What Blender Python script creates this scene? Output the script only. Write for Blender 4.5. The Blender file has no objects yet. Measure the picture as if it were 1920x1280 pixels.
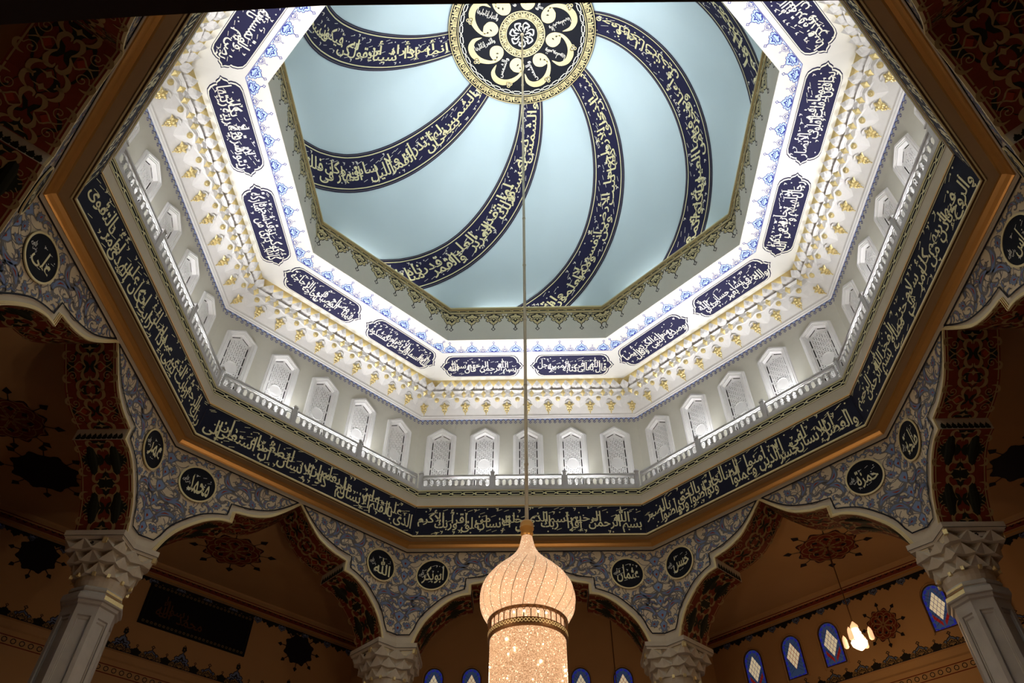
import bpy, math, random
from math import sin, cos, tan, pi, radians as R, hypot, sqrt, atan2
from mathutils import Vector, Matrix
from mathutils.geometry import tessellate_polygon
S = bpy.context.scene
COL = S.collection

# ------------------------------------------------------------------ camera
yaw, pitch, roll = R(-1.923), R(46.211), R(0.505)
fwd = Vector((sin(yaw)*cos(pitch), cos(yaw)*cos(pitch), sin(pitch)))
rt = Vector((cos(yaw), -sin(yaw), 0)); up = rt.cross(fwd)
rt, up = rt*cos(roll)+up*sin(roll), -rt*sin(roll)+up*cos(roll)
cam = bpy.data.objects.new('camera', bpy.data.cameras.new('camera'))
COL.objects.link(cam)
cam.matrix_world = Matrix(((rt.x, up.x, -fwd.x, 0.0955), (rt.y, up.y, -fwd.y, -11.958), (rt.z, up.z, -fwd.z, 0), (0, 0, 0, 1)))
cam.data.sensor_width = 36; cam.data.lens = 1380.38/1920*36
cam.data.clip_end = 200
S.camera = cam

# ------------------------------------------------------------------ world, exposure
w = bpy.data.worlds.new('world'); S.world = w; w.use_nodes = True
w.node_tree.nodes['Background'].inputs[0].default_value = (0.02, 0.018, 0.015, 1)
w.node_tree.nodes['Background'].inputs[1].default_value = 0.3
S.view_settings.view_transform = 'Standard'; S.view_settings.look = 'None'
S.view_settings.exposure = 0.0; S.view_settings.gamma = 1.0
S.view_settings.use_curve_mapping = False

# ------------------------------------------------------------------ octagon helpers
T8 = tan(pi/8)
def nt(k):
    a = R(k); return Vector((cos(a), sin(a), 0)), Vector((-sin(a), cos(a), 0))
def P(k, a, u, z):
    n, t = nt(k); v = n*a + t*u; return Vector((v.x, v.y, z))

# ------------------------------------------------------------------ lights
def area(name, loc, to, sx, sy, power, col, spread=180):
    l = bpy.data.lights.new(name, 'AREA'); l.shape = 'RECTANGLE'; l.size = sx; l.size_y = sy
    l.energy = power; l.color = col; l.spread = R(spread)
    o = bpy.data.objects.new(name, l); COL.objects.link(o); o.location = loc
    o.rotation_euler = (Vector(to)-Vector(loc)).to_track_quat('-Z', 'Y').to_euler()
    return o
def point(name, loc, power, col, rad=.15):
    l = bpy.data.lights.new(name, 'POINT'); l.energy = power; l.color = col; l.shadow_soft_size = rad
    o = bpy.data.objects.new(name, l); COL.objects.link(o); o.location = loc; return o
def spot(name, loc, to, power, col, ang=60, rad=.06):
    l = bpy.data.lights.new(name, 'SPOT'); l.energy = power; l.color = col; l.spot_size = R(ang); l.spot_blend = .8
    l.shadow_soft_size = rad
    o = bpy.data.objects.new(name, l); COL.objects.link(o); o.location = loc
    o.rotation_euler = (Vector(to)-Vector(loc)).to_track_quat('-Z', 'Y').to_euler(); return o
COOL = (1, .97, .92)
WARM = (1, .55, .24)
for k in range(0, 360, 45):
    # LED strip on the gallery floor washing the drum and the white ring, and one on the dome ledge
    area('gallery_strip', P(k, 9.5, 0, 14.76), P(k, 10.1, 0, 18), 6.8, .12, 56, COOL, 130)
    area('dome_fill', P(k, 9.85, 0, 14.75), P(k, 2.6, 0, 27), 5.0, .12, 150, (1, .98, .97), 66)  # added fill strips without a known fixture, brightening the dome crown
    area('dome_ledge_strip', P(k, 7.55, 0, 22.0), P(k, 4.8, 0, 28), 5.6, .2, 110, (1, .98, .96))
    area('cove_strip', P(k, 9.2, 0, 19.55), P(k, 8.5, 0, 20.0), 6.8, .05, 17, (1, .97, .88))

# ------------------------------------------------------------------ materials
def mat(name, col, rough=.6, metal=0, var=.06, scale=6, emis=None, es=1, bump=0, bscale=30):
    m = bpy.data.materials.new(name); m.use_nodes = True; nt_ = m.node_tree; b = nt_.nodes['Principled BSDF']
    b.inputs['Roughness'].default_value = rough; b.inputs['Specular IOR Level'].default_value = .5 if (metal or emis) else .12; b.inputs['Metallic'].default_value = metal
    tc = nt_.nodes.new('ShaderNodeTexCoord'); no = nt_.nodes.new('ShaderNodeTexNoise')
    no.inputs['Scale'].default_value = scale; no.inputs['Detail'].default_value = 4
    nt_.links.new(tc.outputs['Object'], no.inputs['Vector'])
    mx = nt_.nodes.new('ShaderNodeMix'); mx.data_type = 'RGBA'
    mx.inputs[6].default_value = tuple(c*(1-var) for c in col)+(1,)
    mx.inputs[7].default_value = tuple(min(1, c*(1+var)) for c in col)+(1,)
    nt_.links.new(no.outputs['Fac'], mx.inputs[0]); nt_.links.new(mx.outputs[2], b.inputs['Base Color'])
    if bump:
        n2 = nt_.nodes.new('ShaderNodeTexNoise'); n2.inputs['Scale'].default_value = bscale
        nt_.links.new(tc.outputs['Object'], n2.inputs['Vector'])
        bp = nt_.nodes.new('ShaderNodeBump'); bp.inputs['Strength'].default_value = bump; bp.inputs['Distance'].default_value = .02
        nt_.links.new(n2.outputs['Fac'], bp.inputs['Height']); nt_.links.new(bp.outputs['Normal'], b.inputs['Normal'])
    if emis:
        b.inputs['Emission Color'].default_value = emis+(1,); b.inputs['Emission Strength'].default_value = es
    return m
M = dict(
 white=mat('white_plaster', (.80, .795, .80), .55),
 ringw=mat('white_ring_paint', (.66, .65, .62), .5, var=.02),
 drum=mat('pale_grey_paint', (.80, .77, .70), .7, var=.03),
 wallg=mat('pale_olive_paint', (.56, .55, .485), .7, var=.03),
 sky=mat('pale_blue_dome_paint', (.54, .68, .75), .75, var=.02, scale=1.2),
 navy=mat('navy_paint', (.020, .020, .058), .7),
 night=mat('midnight_paint', (.011, .012, .027), .7),
 black=mat('black_paint', (.008, .009, .014), .7),
 cream=mat('cream_lettering', (.76, .72, .44), .5),
 silver=mat('white_lettering', (.75, .74, .66), .45),
 gold=mat('gold_leaf', (.86, .72, .36), .34, .6, var=.12, scale=20, bump=.25, bscale=40),
 goldp=mat('gold_paint', (.72, .61, .32), .5, .1, var=.05),
 bronze=mat('orange_gold_moulding', (.62, .33, .09), .35, .5),
 fascia=mat('beige_stone_fascia', (.56, .50, .39), .6, var=.04),
 soffit=mat('tan_soffit', (.42, .28, .14), .6, var=.05),
 spand=mat('cream_spandrel', (.64, .55, .39), .6),
 bluea=mat('slate_blue_paint', (.16, .22, .37), .6),
 blueb=mat('sky_blue_paint', (.20, .28, .46), .6),
 greyb=mat('grey_brown_paint', (.17, .16, .16), .6),
 red=mat('brick_red_paint', (.30, .045, .015), .6),
 dred=mat('dark_red_paint', (.17, .03, .012), .6, var=.3, scale=3),
 dgreen=mat('black_green_paint', (.018, .02, .012), .6),
 tan=mat('tan_scroll_paint', (.34, .23, .10), .6),
 inkb=mat('royal_blue_line', (.035, .05, .28), .5),
 lblue=mat('light_blue_fill', (.45, .60, .90), .5),
 stone=mat('warm_white_marble', (.52, .46, .36), .5, var=.15, scale=4, bump=.1),
 shaft=mat('grey_marble', (.42, .40, .36), .35, var=.2, scale=2.5),
 ochre=mat('ochre_wall', (.50, .31, .14), .75, var=.06, scale=1.5),
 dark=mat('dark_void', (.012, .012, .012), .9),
 ink=mat('dark_ink', (.015, .014, .02), .5),
 floor=mat('carpet', (.06, .09, .2), .95),
 metal=mat('brushed_brass', (.58, .50, .36), .4, .5),
 bronzed=mat('dark_bronze', (.16, .08, .03), .35, .7),
 railm=mat('light_grey_railing', (.60, .60, .61), .45),
 sparkle=mat('glowing_sparkle', (1, .9, .7), .4, emis=(1, .86, .62), es=14),
 flood=mat('lit_flood', (1, 1, 1), .4, emis=(1, .98, .95), es=10),
 paneg=mat('cream_glass', (.8, .7, .5), .3, emis=(1, .80, .50), es=.42),
 paneb=mat('cobalt_glass', (.02, .03, .3), .2, emis=(.04, .05, .6), es=.22),
 panel=mat('steel_blue_glass', (.08, .15, .35), .2, emis=(.1, .2, .5), es=.10),
 paner=mat('ruby_glass', (.3, .02, .02), .2, emis=(.6, .04, .03), es=.14),
 beam=mat('dark_walnut', (.16, .10, .055), .6),
)
def crystal(name, scale, lo, hi, es, stretch=(1, 1, 1)):
    m = mat(name, (.32, .2, .12), .25); n_ = m.node_tree; b = n_.nodes['Principled BSDF']
    tc = n_.nodes.new('ShaderNodeTexCoord'); mp = n_.nodes.new('ShaderNodeMapping'); mp.inputs['Scale'].default_value = stretch
    v = n_.nodes.new('ShaderNodeTexVoronoi'); v.inputs['Scale'].default_value = scale
    rp = n_.nodes.new('ShaderNodeValToRGB'); rp.color_ramp.elements[0].position = .05; rp.color_ramp.elements[1].position = .75
    rp.color_ramp.elements[0].color = hi+(1,); rp.color_ramp.elements[1].color = lo+(1,)
    v2 = n_.nodes.new('ShaderNodeTexVoronoi'); v2.inputs['Scale'].default_value = scale*.9  # second Voronoi paints random bright sparkle into the emission
    r2 = n_.nodes.new('ShaderNodeValToRGB'); r2.color_ramp.elements[0].position = .94; r2.color_ramp.elements[1].position = .97
    r2.color_ramp.elements[0].color = (0, 0, 0, 1); r2.color_ramp.elements[1].color = (1, .85, .6, 1)
    sep = n_.nodes.new('ShaderNodeSeparateColor')
    ad = n_.nodes.new('ShaderNodeMix'); ad.data_type = 'RGBA'; ad.blend_type = 'ADD'; ad.inputs[0].default_value = 1
    L = n_.links.new
    L(tc.outputs['Object'], mp.inputs['Vector']); L(mp.outputs[0], v.inputs['Vector']); L(v.outputs['Distance'], rp.inputs[0])
    L(tc.outputs['Object'], v2.inputs['Vector']); L(v2.outputs['Color'], sep.inputs[0]); L(sep.outputs[0], r2.inputs[0])
    L(rp.outputs[0], ad.inputs[6]); L(r2.outputs[0], ad.inputs[7])
    L(ad.outputs[2], b.inputs['Emission Color']); b.inputs['Emission Strength'].default_value = es
    bp = n_.nodes.new('ShaderNodeBump'); bp.inputs['Strength'].default_value = .5; bp.inputs['Distance'].default_value = .02
    L(v.outputs['Distance'], bp.inputs['Height']); L(bp.outputs[0], b.inputs['Normal'])
    return m
M['bead'] = crystal('crystal_beads', 75, (.58, .31, .16), (1.0, .64, .38), .95)
M['bead2'] = crystal('crystal_strings', 62, (.30, .15, .07), (1.0, .63, .36), .97, (1, 1, .8))
M['lamp'] = mat('lit_crystal', (1, .85, .7), .3, emis=(1, .72, .45), es=3.2)
M['lampd'] = mat('glowing_glass', (1, .7, .5), .3, emis=(1, .5, .25), es=1.1)

# ------------------------------------------------------------------ mesh builder
class MB:
    def __init__(s): s.v = []; s.f = []; s.m = []; s.mats = []
    def mi(s, m):
        if m not in s.mats: s.mats.append(m)
        return s.mats.index(m)
    def face(s, pts, m):
        b = len(s.v); s.v += [tuple(p) for p in pts]; s.f.append(tuple(range(b, b+len(pts)))); s.m.append(s.mi(m))
    def raw(s, vs, fs, m):
        b = len(s.v); s.v += [tuple(p) for p in vs]; i = s.mi(m)
        for f in fs: s.f.append(tuple(b+x for x in f)); s.m.append(i)
    def grid(s, rows, m, close=False):
        n = len(rows[0]); vs = [p for r in rows for p in r]; fs = []
        for i in range(len(rows)-1):
            for j in range(n if close else n-1):
                j2 = (j+1) % n; fs.append((i*n+j, i*n+j2, (i+1)*n+j2, (i+1)*n+j))
        s.raw(vs, fs, m)
    def box(s, c, x, y, z, m):   # c centre, x y z half vectors
        c, x, y, z = map(Vector, (c, x, y, z))
        p = [c+x*a+y*b+z*d for a in (-1, 1) for b in (-1, 1) for d in (-1, 1)]
        s.raw(p, [(0, 1, 3, 2), (4, 6, 7, 5), (0, 4, 5, 1), (2, 3, 7, 6), (0, 2, 6, 4), (1, 5, 7, 3)], m)
    def lathe(s, prof, m, n=32, c=(0, 0), flute=None):
        rows = []
        for r, z in prof:
            row = []
            for j in range(n):
                a = 2*pi*j/n; rr = r*(1+(flute(a, z) if flute else 0))
                row.append((c[0]+rr*cos(a), c[1]+rr*sin(a), z))
            rows.append(row)
        s.grid(rows, m, True)
    def build(s, name, parent=None, smooth=False, loc=None):
        me = bpy.data.meshes.new(name); me.from_pydata(s.v, [], s.f)
        for m in s.mats: me.materials.append(M[m])
        me.polygons.foreach_set('material_index', s.m)
        if smooth: me.polygons.foreach_set('use_smooth', [True]*len(s.f))
        o = bpy.data.objects.new(name, me); COL.objects.link(o)
        if parent: o.parent = parent
        me.update(); return o
def structure(o): o['kind'] = 'structure'; return o
def thing(name, label, cat, group=None, loc=(0, 0, 0), rz=0):
    o = bpy.data.objects.new(name, None); COL.objects.link(o); o.location = loc; o.rotation_euler = (0, 0, rz)
    o.empty_display_size = .2
    return tag(o, label, cat, group)
def tag(o, label, cat, group=None):
    o['label'] = label; o['category'] = cat
    if group: o['group'] = group
    return o
def dup(o, parent=None):
    c = o.copy(); COL.objects.link(c); c.parent = parent
    for ch in list(o.children): dup(ch, c)
    return c

# flat artwork in 2D (x right as seen by the viewer, y up) mapped onto any surface by fn(x, y, off)
class Flat(MB):
    def __init__(s, fn): super().__init__(); s.fn = fn
    def poly(s, loops, m, off):
        if not isinstance(loops[0][0], (tuple, list)): loops = [loops]
        tr = tessellate_polygon([[Vector((p[0], p[1], 0)) for p in l] for l in loops])
        flat = [p for l in loops for p in l]
        s.raw([s.fn(p[0], p[1], off) for p in flat], tr, m)
    def mesh2(s, vs, fs, m, off): s.raw([s.fn(x, y, off) for x, y in vs], fs, m)
    def stroke(s, pts, wd, m, off, smooth=4, closed=False, taper=False):
        if smooth > 1: pts, wd = crom(pts, wd, smooth, closed)
        elif not isinstance(wd, (list, tuple)): wd = [wd]*len(pts)
        n = len(pts)
        if closed: pts = pts+[pts[0]]; wd = list(wd)+[wd[0]]; n += 1
        A = []; B = []
        for i in range(n):
            if closed: a = pts[i-1] if i else pts[-2]; b = pts[i+1] if i < n-1 else pts[1]
            else: a = pts[max(0, i-1)]; b = pts[min(n-1, i+1)]
            dx, dy = b[0]-a[0], b[1]-a[1]; l = hypot(dx, dy) or 1; h = wd[i]/2
            nx, ny = -dy/l*h, dx/l*h
            A.append((pts[i][0]+nx, pts[i][1]+ny)); B.append((pts[i][0]-nx, pts[i][1]-ny))
        s.grid([[s.fn(x, y, off) for x, y in A], [s.fn(x, y, off) for x, y in B]], m)
        return A, B
    def bar3(s, pts, wd, m, off, th, smooth=1, closed=False):  # stroke with thickness toward the viewer
        A, B = s.stroke(pts, wd, m, off+th, smooth, closed)
        for E in (A, B): s.grid([[s.fn(x, y, off) for x, y in E], [s.fn(x, y, off+th) for x, y in E]], m)
def crom(pts, wd, k, closed=False):
    n = len(pts); W = wd if isinstance(wd, (list, tuple)) else [wd]*n
    op = []; ow = []
    for i in range(n if closed else n-1):
        if closed: q = [pts[(i+j-1) % n] for j in range(4)]; b = W[(i+1) % n]
        else: q = [pts[max(0, i-1)], pts[i], pts[i+1], pts[min(n-1, i+2)]]; b = W[i+1]
        for j in range(k):
            t = j/k; t2 = t*t; t3 = t2*t
            op.append(tuple(.5*((2*q[1][c])+(-q[0][c]+q[2][c])*t+(2*q[0][c]-5*q[1][c]+4*q[2][c]-q[3][c])*t2+(-q[0][c]+3*q[1][c]-3*q[2][c]+q[3][c])*t3) for c in (0, 1)))
            ow.append(W[i]*(1-t)+b*t)
    if not closed: op.append(tuple(pts[-1])); ow.append(W[-1])
    return op, ow
def inside(p, poly):
    x, y = p; c = False; j = len(poly)-1
    for i in range(len(poly)):
        xi, yi = poly[i]; xj, yj = poly[j]
        if (yi > y) != (yj > y) and x < (xj-xi)*(y-yi)/(yj-yi)+xi: c = not c
        j = i
    return c
def side_fn(k, a, a2=None, z1=0, z2=1):   # viewer inside the octagon looking out: x right = -t
    n, t = nt(k)
    def fn(x, y, off):
        aa = a if a2 is None else a+(a2-a)*(y-z1)/(z2-z1)
        v = n*(aa-off)-t*x; return (v.x, v.y, y)
    return fn
def circ(cx, cy, r, n=24, ry=None):
    return [(cx+r*cos(2*pi*i/n), cy+(ry or r)*sin(2*pi*i/n)) for i in range(n)]

# ------------------------------------------------------------------ Arabic lettering
FORMS = {}
for ch, base, n in [('ا', 0xFE8D, 2), ('أ', 0xFE83, 2), ('إ', 0xFE87, 2), ('ب', 0xFE8F, 4), ('ة', 0xFE93, 2), ('ت', 0xFE95, 4), ('ث', 0xFE99, 4),
        ('ج', 0xFE9D, 4), ('ح', 0xFEA1, 4), ('خ', 0xFEA5, 4), ('د', 0xFEA9, 2), ('ذ', 0xFEAB, 2), ('ر', 0xFEAD, 2), ('ز', 0xFEAF, 2), ('س', 0xFEB1, 4),
        ('ش', 0xFEB5, 4), ('ص', 0xFEB9, 4), ('ض', 0xFEBD, 4), ('ط', 0xFEC1, 4), ('ظ', 0xFEC5, 4), ('ع', 0xFEC9, 4), ('غ', 0xFECD, 4), ('ف', 0xFED1, 4),
        ('ق', 0xFED5, 4), ('ك', 0xFED9, 4), ('ل', 0xFEDD, 4), ('م', 0xFEE1, 4), ('ن', 0xFEE5, 4), ('ه', 0xFEE9, 4), ('و', 0xFEED, 2), ('ى', 0xFEEF, 2),
        ('ي', 0xFEF1, 4), ('ئ', 0xFE89, 4)]:
    FORMS[ch] = (base, n)
def shape(word):
    if word == 'الله': return chr(0xFDF2)
    out = []; prev = False; i = 0
    while i < len(word):
        c = word[i]; nx = word[i+1] if i+1 < len(word) else ''
        if c == 'ل' and nx in ('ا', 'أ', 'إ'):
            b = {'ا': 0xFEFB, 'أ': 0xFEF7, 'إ': 0xFEF9}[nx]; out.append(chr(b+(1 if prev else 0))); prev = False; i += 2; continue
        if c not in FORMS: out.append(c); prev = False; i += 1; continue
        b, n = FORMS[c]; joins = n == 4 and nx in FORMS
        if n == 4: f = (3 if prev else 2) if joins else (1 if prev else 0)
        else: f = 1 if prev else 0
        out.append(chr(b+f)); prev = joins; i += 1
    return ''.join(reversed(out))
_wc = {}
def word_mesh(word, bold=.015, res=3):
    key = (word, bold)
    if key in _wc: return _wc[key]
    t = bpy.data.curves.new('lettering', 'FONT'); t.body = shape(word); t.resolution_u = res; t.offset = bold
    o = bpy.data.objects.new('lettering', t); me = o.to_mesh()
    vs = [(v.co.x, v.co.y) for v in me.vertices]; fs = [tuple(p.vertices) for p in me.polygons]
    o.to_mesh_clear(); bpy.data.objects.remove(o); bpy.data.curves.remove(t)
    # tall thuluth-like verticals: stretch what rises above the letter bodies
    vs = [(x, (y if y < .33 else .33+(y-.33)*1.75)) for x, y in vs]
    x0 = min(v[0] for v in vs); vs = [(x-x0, y) for x, y in vs]; wd = max(v[0] for v in vs)
    _wc[key] = (vs, fs, wd); return _wc[key]
def calli(F, text, x0, x1, y0, y1, m, off, seed=1, dense=True, marks=True, m2=None):
    """words right to left in two interlaced levels filling the box"""
    rnd = random.Random(seed); words = text.split(); H = y1-y0; pos = []; cur = 0
    for i, wd in enumerate(words):
        vs, fs, wl = word_mesh(wd)
        if dense:
            lvl = (0, .52, .12, .60)[i % 4]
            if i % 2 and len(pos) and pos[-1][4] > .7*wl: vs = [(x*1.1, y*.85) for x, y in vs]; wl *= 1.1
            pos.append((cur, lvl, vs, fs, wl)); cur += wl*(.60 if len(wd) > 2 else .72)
        else: pos.append((cur, 0, vs, fs, wl)); cur += wl+.08
    tot = max(c+w_ for c, l, v, f, w_ in pos)
    sx = (x1-x0)/tot
    ymin = min(min(y for x, y in v)+l for c, l, v, f, w_ in pos); ymax = max(max(y for x, y in v)+l for c, l, v, f, w_ in pos)
    sy = H/(ymax-ymin)
    for i, (c, l, vs, fs, wl) in enumerate(pos):
        F.mesh2([(x1-(c+wl-x)*sx, y0+(y+l-ymin)*sy) for x, y in vs], fs, m, off+.002*(i % 3))
    if marks:
        n = int((x1-x0)/H*11)
        for i in range(n):
            x = x0+(x1-x0)*(i+rnd.random())/n; y = y0+H*rnd.choice([.05, .12, .5, .66, .78, .9, .97])+H*rnd.uniform(-.03, .03); q = H*.055
            r = rnd.random()
            if r < .4: F.stroke([(x-q*1.6, y-q*.6), (x+q*1.6, y+q*.6)], H*.018, m2 or m, off+.001, 1)
            elif r < .7: F.stroke([(x-q*.9, y+q), (x-q*.2, y+q*.2), (x+q*.6, y+q*.9), (x+q*.3, y-q*.4), (x-q*.5, y-q*1.3)], [H*.02, H*.035, H*.02, H*.03, H*.008], m2 or m, off+.001, 2)
            else: F.poly([(x-q*.6, y), (x, y-q*.6), (x+q*.6, y), (x, y+q*.6)], m2 or m, off+.001)

# ------------------------------------------------------------------ ornament motifs
def comma(F, x, y, ang, s, m, off, flip=1, inner=None):
    pts = [(0, 0), (.3, .22), (.65, .28), (.95, .08), (.92, -.22), (.68, -.26)]; wd = [.03, .16, .30, .26, .16, .05]
    c, n = cos(ang), sin(ang)
    q = [(x+s*(px*c-py*flip*n), y+s*(px*n+py*flip*c)) for px, py in pts]
    F.stroke(q, [a*s for a in wd], m, off, 3)
    if inner: F.stroke(q[1:4], [.03*s, .10*s, .03*s], inner, off+.003, 3)
def spiral(F, x, y, ang, s, m, off, flip=1, wd=.05):
    pts = []
    for i in range(12):
        t = i/11; r = s*(1-.8*t); a = ang+flip*t*pi*2.6; pts.append((x+r*cos(a), y+r*sin(a)))
    F.stroke(pts, wd*s*2, m, off, 2)
    F.poly(circ(pts[-1][0], pts[-1][1], s*.17, 8), m, off)
def flower(F, x, y, s, m, mo, mc, off, ang=0):
    out = []
    for i in range(30):
        a = 2*pi*i/30; r = s*(.72+.22*abs(cos(2.5*a))); out.append((x+r*cos(a+ang), y+r*sin(a+ang)*1.15))
    F.poly([(x+(p[0]-x)*1.14, y+(p[1]-y)*1.14) for p in out], mo, off); F.poly(out, m, off+.002)
    F.poly([(x-s*.22, y), (x, y-s*.3), (x+s*.22, y), (x, y+s*.3)], mc, off+.004)
def floret(F, x, y, wd, h, fill, line, off, up=1, tip=True):
    """pointed palmette standing (up=1) or hanging (up=-1) from the base line y"""
    half = [(0, 0), (.42, .02), (.40, .10), (.5, .16), (.46, .27), (.34, .30), (.40, .40), (.30, .48), (.22, .46), (.14, .58), (.05, .62), (0, .74)]
    o = [(x+px*wd, y+up*py*h) for px, py in half]+[(x-px*wd, y+up*py*h) for px, py in half[-2:0:-1]]
    F.poly(o, fill, off); F.stroke(o, wd*.045, line, off+.002, 1, True)
    for sg in (1, -1):
        F.stroke([(x+sg*.06*wd, y+up*.04*h), (x+sg*.3*wd, y+up*.14*h), (x+sg*.22*wd, y+up*.28*h), (x+sg*.08*wd, y+up*.22*h)], [wd*.09, wd*.07, wd*.06, wd*.03], line, off+.003, 3)
        F.stroke([(x+sg*.28*wd, y+up*.38*h), (x+sg*.1*wd, y+up*.36*h), (x, y+up*.5*h)], wd*.05, line, off+.003, 2)
    F.stroke([(x-.09*wd, y+up*.33*h), (x, y+up*.24*h), (x+.09*wd, y+up*.33*h), (x, y+up*.42*h)], wd*.05, line, off+.004, 1, True)
    if tip:
        F.stroke([(x, y+up*.72*h), (x, y+up*.82*h)], wd*.05, line, off+.002, 1)
        F.stroke([(x-.09*wd, y+up*.9*h), (x, y+up*.81*h), (x+.09*wd, y+up*.9*h), (x, y+up*1.0*h)], wd*.05, line, off+.002, 1, True)
def chain(F, x0, x1, y0, y1, link, gap, m, wd, off):
    """interlaced band of long hexagonal links joined by small crosses"""
    n = max(1, round((x1-x0)/(link+gap))); p = (x1-x0)/n; h = (y1-y0)/2; yc = (y0+y1)/2; g = p*gap/(link+gap)
    for i in range(n):
        a = x0+i*p; b = a+p-g
        F.stroke([(a+h*.3, yc+h*.55), (b-h*.3, yc+h*.55), (b+g, yc-h*.55)], wd, m, off, 1)
        F.stroke([(a+h*.3, yc-h*.55), (b-h*.3, yc-h*.55), (b+g, yc+h*.55)], wd, m, off+.002, 1)
        F.stroke([(a-g*.2, yc), (a+h*.3, yc+h*.55)], wd, m, off+.001, 1); F.stroke([(a-g*.2, yc), (a+h*.3, yc-h*.55)], wd, m, off+.001, 1)
def lotus(F, x, y, ang, s, ms, off):
    half = [(-.55, 0), (-.5, .22), (-.25, .18), (-.2, .42), (.02, .36), (.12, .62), (.3, .42), (.55, .5), (.55, .22), (.95, 0)]
    c, n = cos(ang-pi/2+pi/2), sin(ang)
    T_ = lambda px, py, k=1: (x+s*k*(px*c-py*n), y+s*k*(px*n+py*c))
    o = half+[(a, -b) for a, b in half[-2:0:-1]]
    o2 = crom(o, 1, 2, True)[0]
    F.poly([T_(a, b, 1.1) for a, b in o2], ms[1], off); F.poly([T_(a, b, .86) for a, b in o2], ms[0], off+.002)
    F.stroke([T_(-.3, 0), T_(0, .22), T_(.35, .16)], [.01, .07*s, .01], ms[1], off+.004, 2); F.stroke([T_(-.3, 0), T_(0, -.22), T_(.35, -.16)], [.01, .07*s, .01], ms[1], off+.004, 2)
    F.poly([T_(.0, 0), T_(.2, .1), T_(.6, 0), T_(.2, -.1)], ms[2], off+.005)
def palm(F, x, y, ang, s, ms, off, fl=1):
    pts = [(-.6, -.25), (-.35, .08), (0, .2), (.35, .1), (.55, -.15), (.45, -.42), (.22, -.42)]; wd = [.04, .26, .38, .33, .20, .14, .15]
    c, n = cos(ang), sin(ang); T_ = lambda px, py: (x+s*(px*c-py*fl*n), y+s*(px*n+py*fl*c))
    q = [T_(*p) for p in pts]
    F.stroke(q, [w_*s for w_ in wd], ms[0], off, 3); F.poly(circ(*T_(.2, -.38), .085*s, 7), ms[0], off+.0005)
    F.poly(circ(*T_(-.3, .28), .09*s, 7), ms[0], off+.0005); F.stroke([T_(-.2, .12), T_(-.3, .28)], .05*s, ms[0], off+.0005, 1)
    F.stroke([T_(.3, .1), T_(.62, .32), T_(.8, .22)], [.16*s, .10*s, .02*s], ms[0], off+.0007, 2)
    F.stroke(q[1:5], [.05*s, .21*s, .19*s, .04*s], ms[1], off+.003, 3)
    F.stroke([T_(-.12, .17), T_(.1, .19), T_(.3, .08)], [.01*s, .08*s, .01*s], ms[2], off+.005, 2)
def arabesque(F, poly, seed, cfg, off, avoid=(), n=400, mirror=None):
    """scrolls and flowers scattered inside poly. cfg: list of (kind, size, spacing, mats)"""
    rnd = random.Random(seed); xs = [p[0] for p in poly]; ys = [p[1] for p in poly]; placed = []
    for kind, size, spc, ms, cnt in cfg:
        got = 0
        for _ in range(n*6):
            if got >= cnt: break
            x, y = rnd.uniform(min(xs), max(xs)), rnd.uniform(min(ys), max(ys)); rr = size*(.55 if kind == 'palm' else .8)
            if not all(inside((x+rr*cos(a), y+rr*sin(a)), poly) for a in (0, .8, 1.6, 2.4, 3.1, 3.9, 4.7, 5.5)): continue
            if any(hypot(x-a, y-b) < r+rr for a, b, r in avoid): continue
            if any(hypot(x-a, y-b) < (spc+s2)*.5 for a, b, s2 in placed): continue
            placed.append((x, y, spc)); got += 1; ang = rnd.uniform(0, 6.28); fl = rnd.choice((1, -1))
            for mx in ((1, -1) if mirror else (1,)):
                X = x*mx
                A = ang if mx == 1 else pi-ang; f2 = fl*mx
                if kind == 'lotus': lotus(F, X, y, A, size, ms, off+.004)
                elif kind == 'palm': palm(F, X, y, A, size, ms, off+.002, f2)
                elif kind == 'vine':
                    pts = [(X+size*cos(A+f2*j*.55)*(1+.0*j), y+size*sin(A+f2*j*.55)) for j in range(7)]; F.stroke(pts, .022, ms[0], off+.0005, 2)
                elif kind == 'flower': flower(F, X, y, size, ms[0], ms[1], ms[2], off+.002)
                elif kind == 'spiral':
                    spiral(F, X, y, A, size, ms[0], off+.001, f2, .08)
                    comma(F, X+size*cos(A), y+size*sin(A), A-f2*1.3, size*1.0, ms[1], off+.003, f2, ms[2])
                else:
                    comma(F, X-size*.5*cos(A), y-size*.5*sin(A), A, size, ms[0], off+.004, f2, ms[1])

# ------------------------------------------------------------------ arch geometry (half profile, u from arch centre)
SEG1 = [(0, 12.65), (.43, 12.2), (.86, 11.83), (1.36, 11.62), (1.86, 11.53)]
SEG3 = [(1.86, 11.2), (2.22, 11.13), (2.63, 10.9), (3.13, 10.42), (3.38, 10.02), (3.52, 9.65)]
s1 = crom(SEG1, 1, 4)[0]; s3 = crom(SEG3, 1, 4)[0]
ARCH = s1+s3
BLUE = crom([(.09, 12.70), (.5, 12.32), (.91, 12.04), (1.5, 11.83), (2.04, 11.75)], 1, 3)[0]+crom([(2.07, 11.38), (2.45, 11.25), (2.83, 11.03), (3.36, 10.5), (3.55, 10.1)], 1, 3)[0]+[(3.66, 9.92)]
A0, A1 = 9.79, 11.05
HW = A0*T8
NAMES = {90: 'north', 45: 'northeast', 135: 'northwest', 0: 'east', 180: 'west', 225: 'southwest', 315: 'southeast', 270: 'south'}
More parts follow.
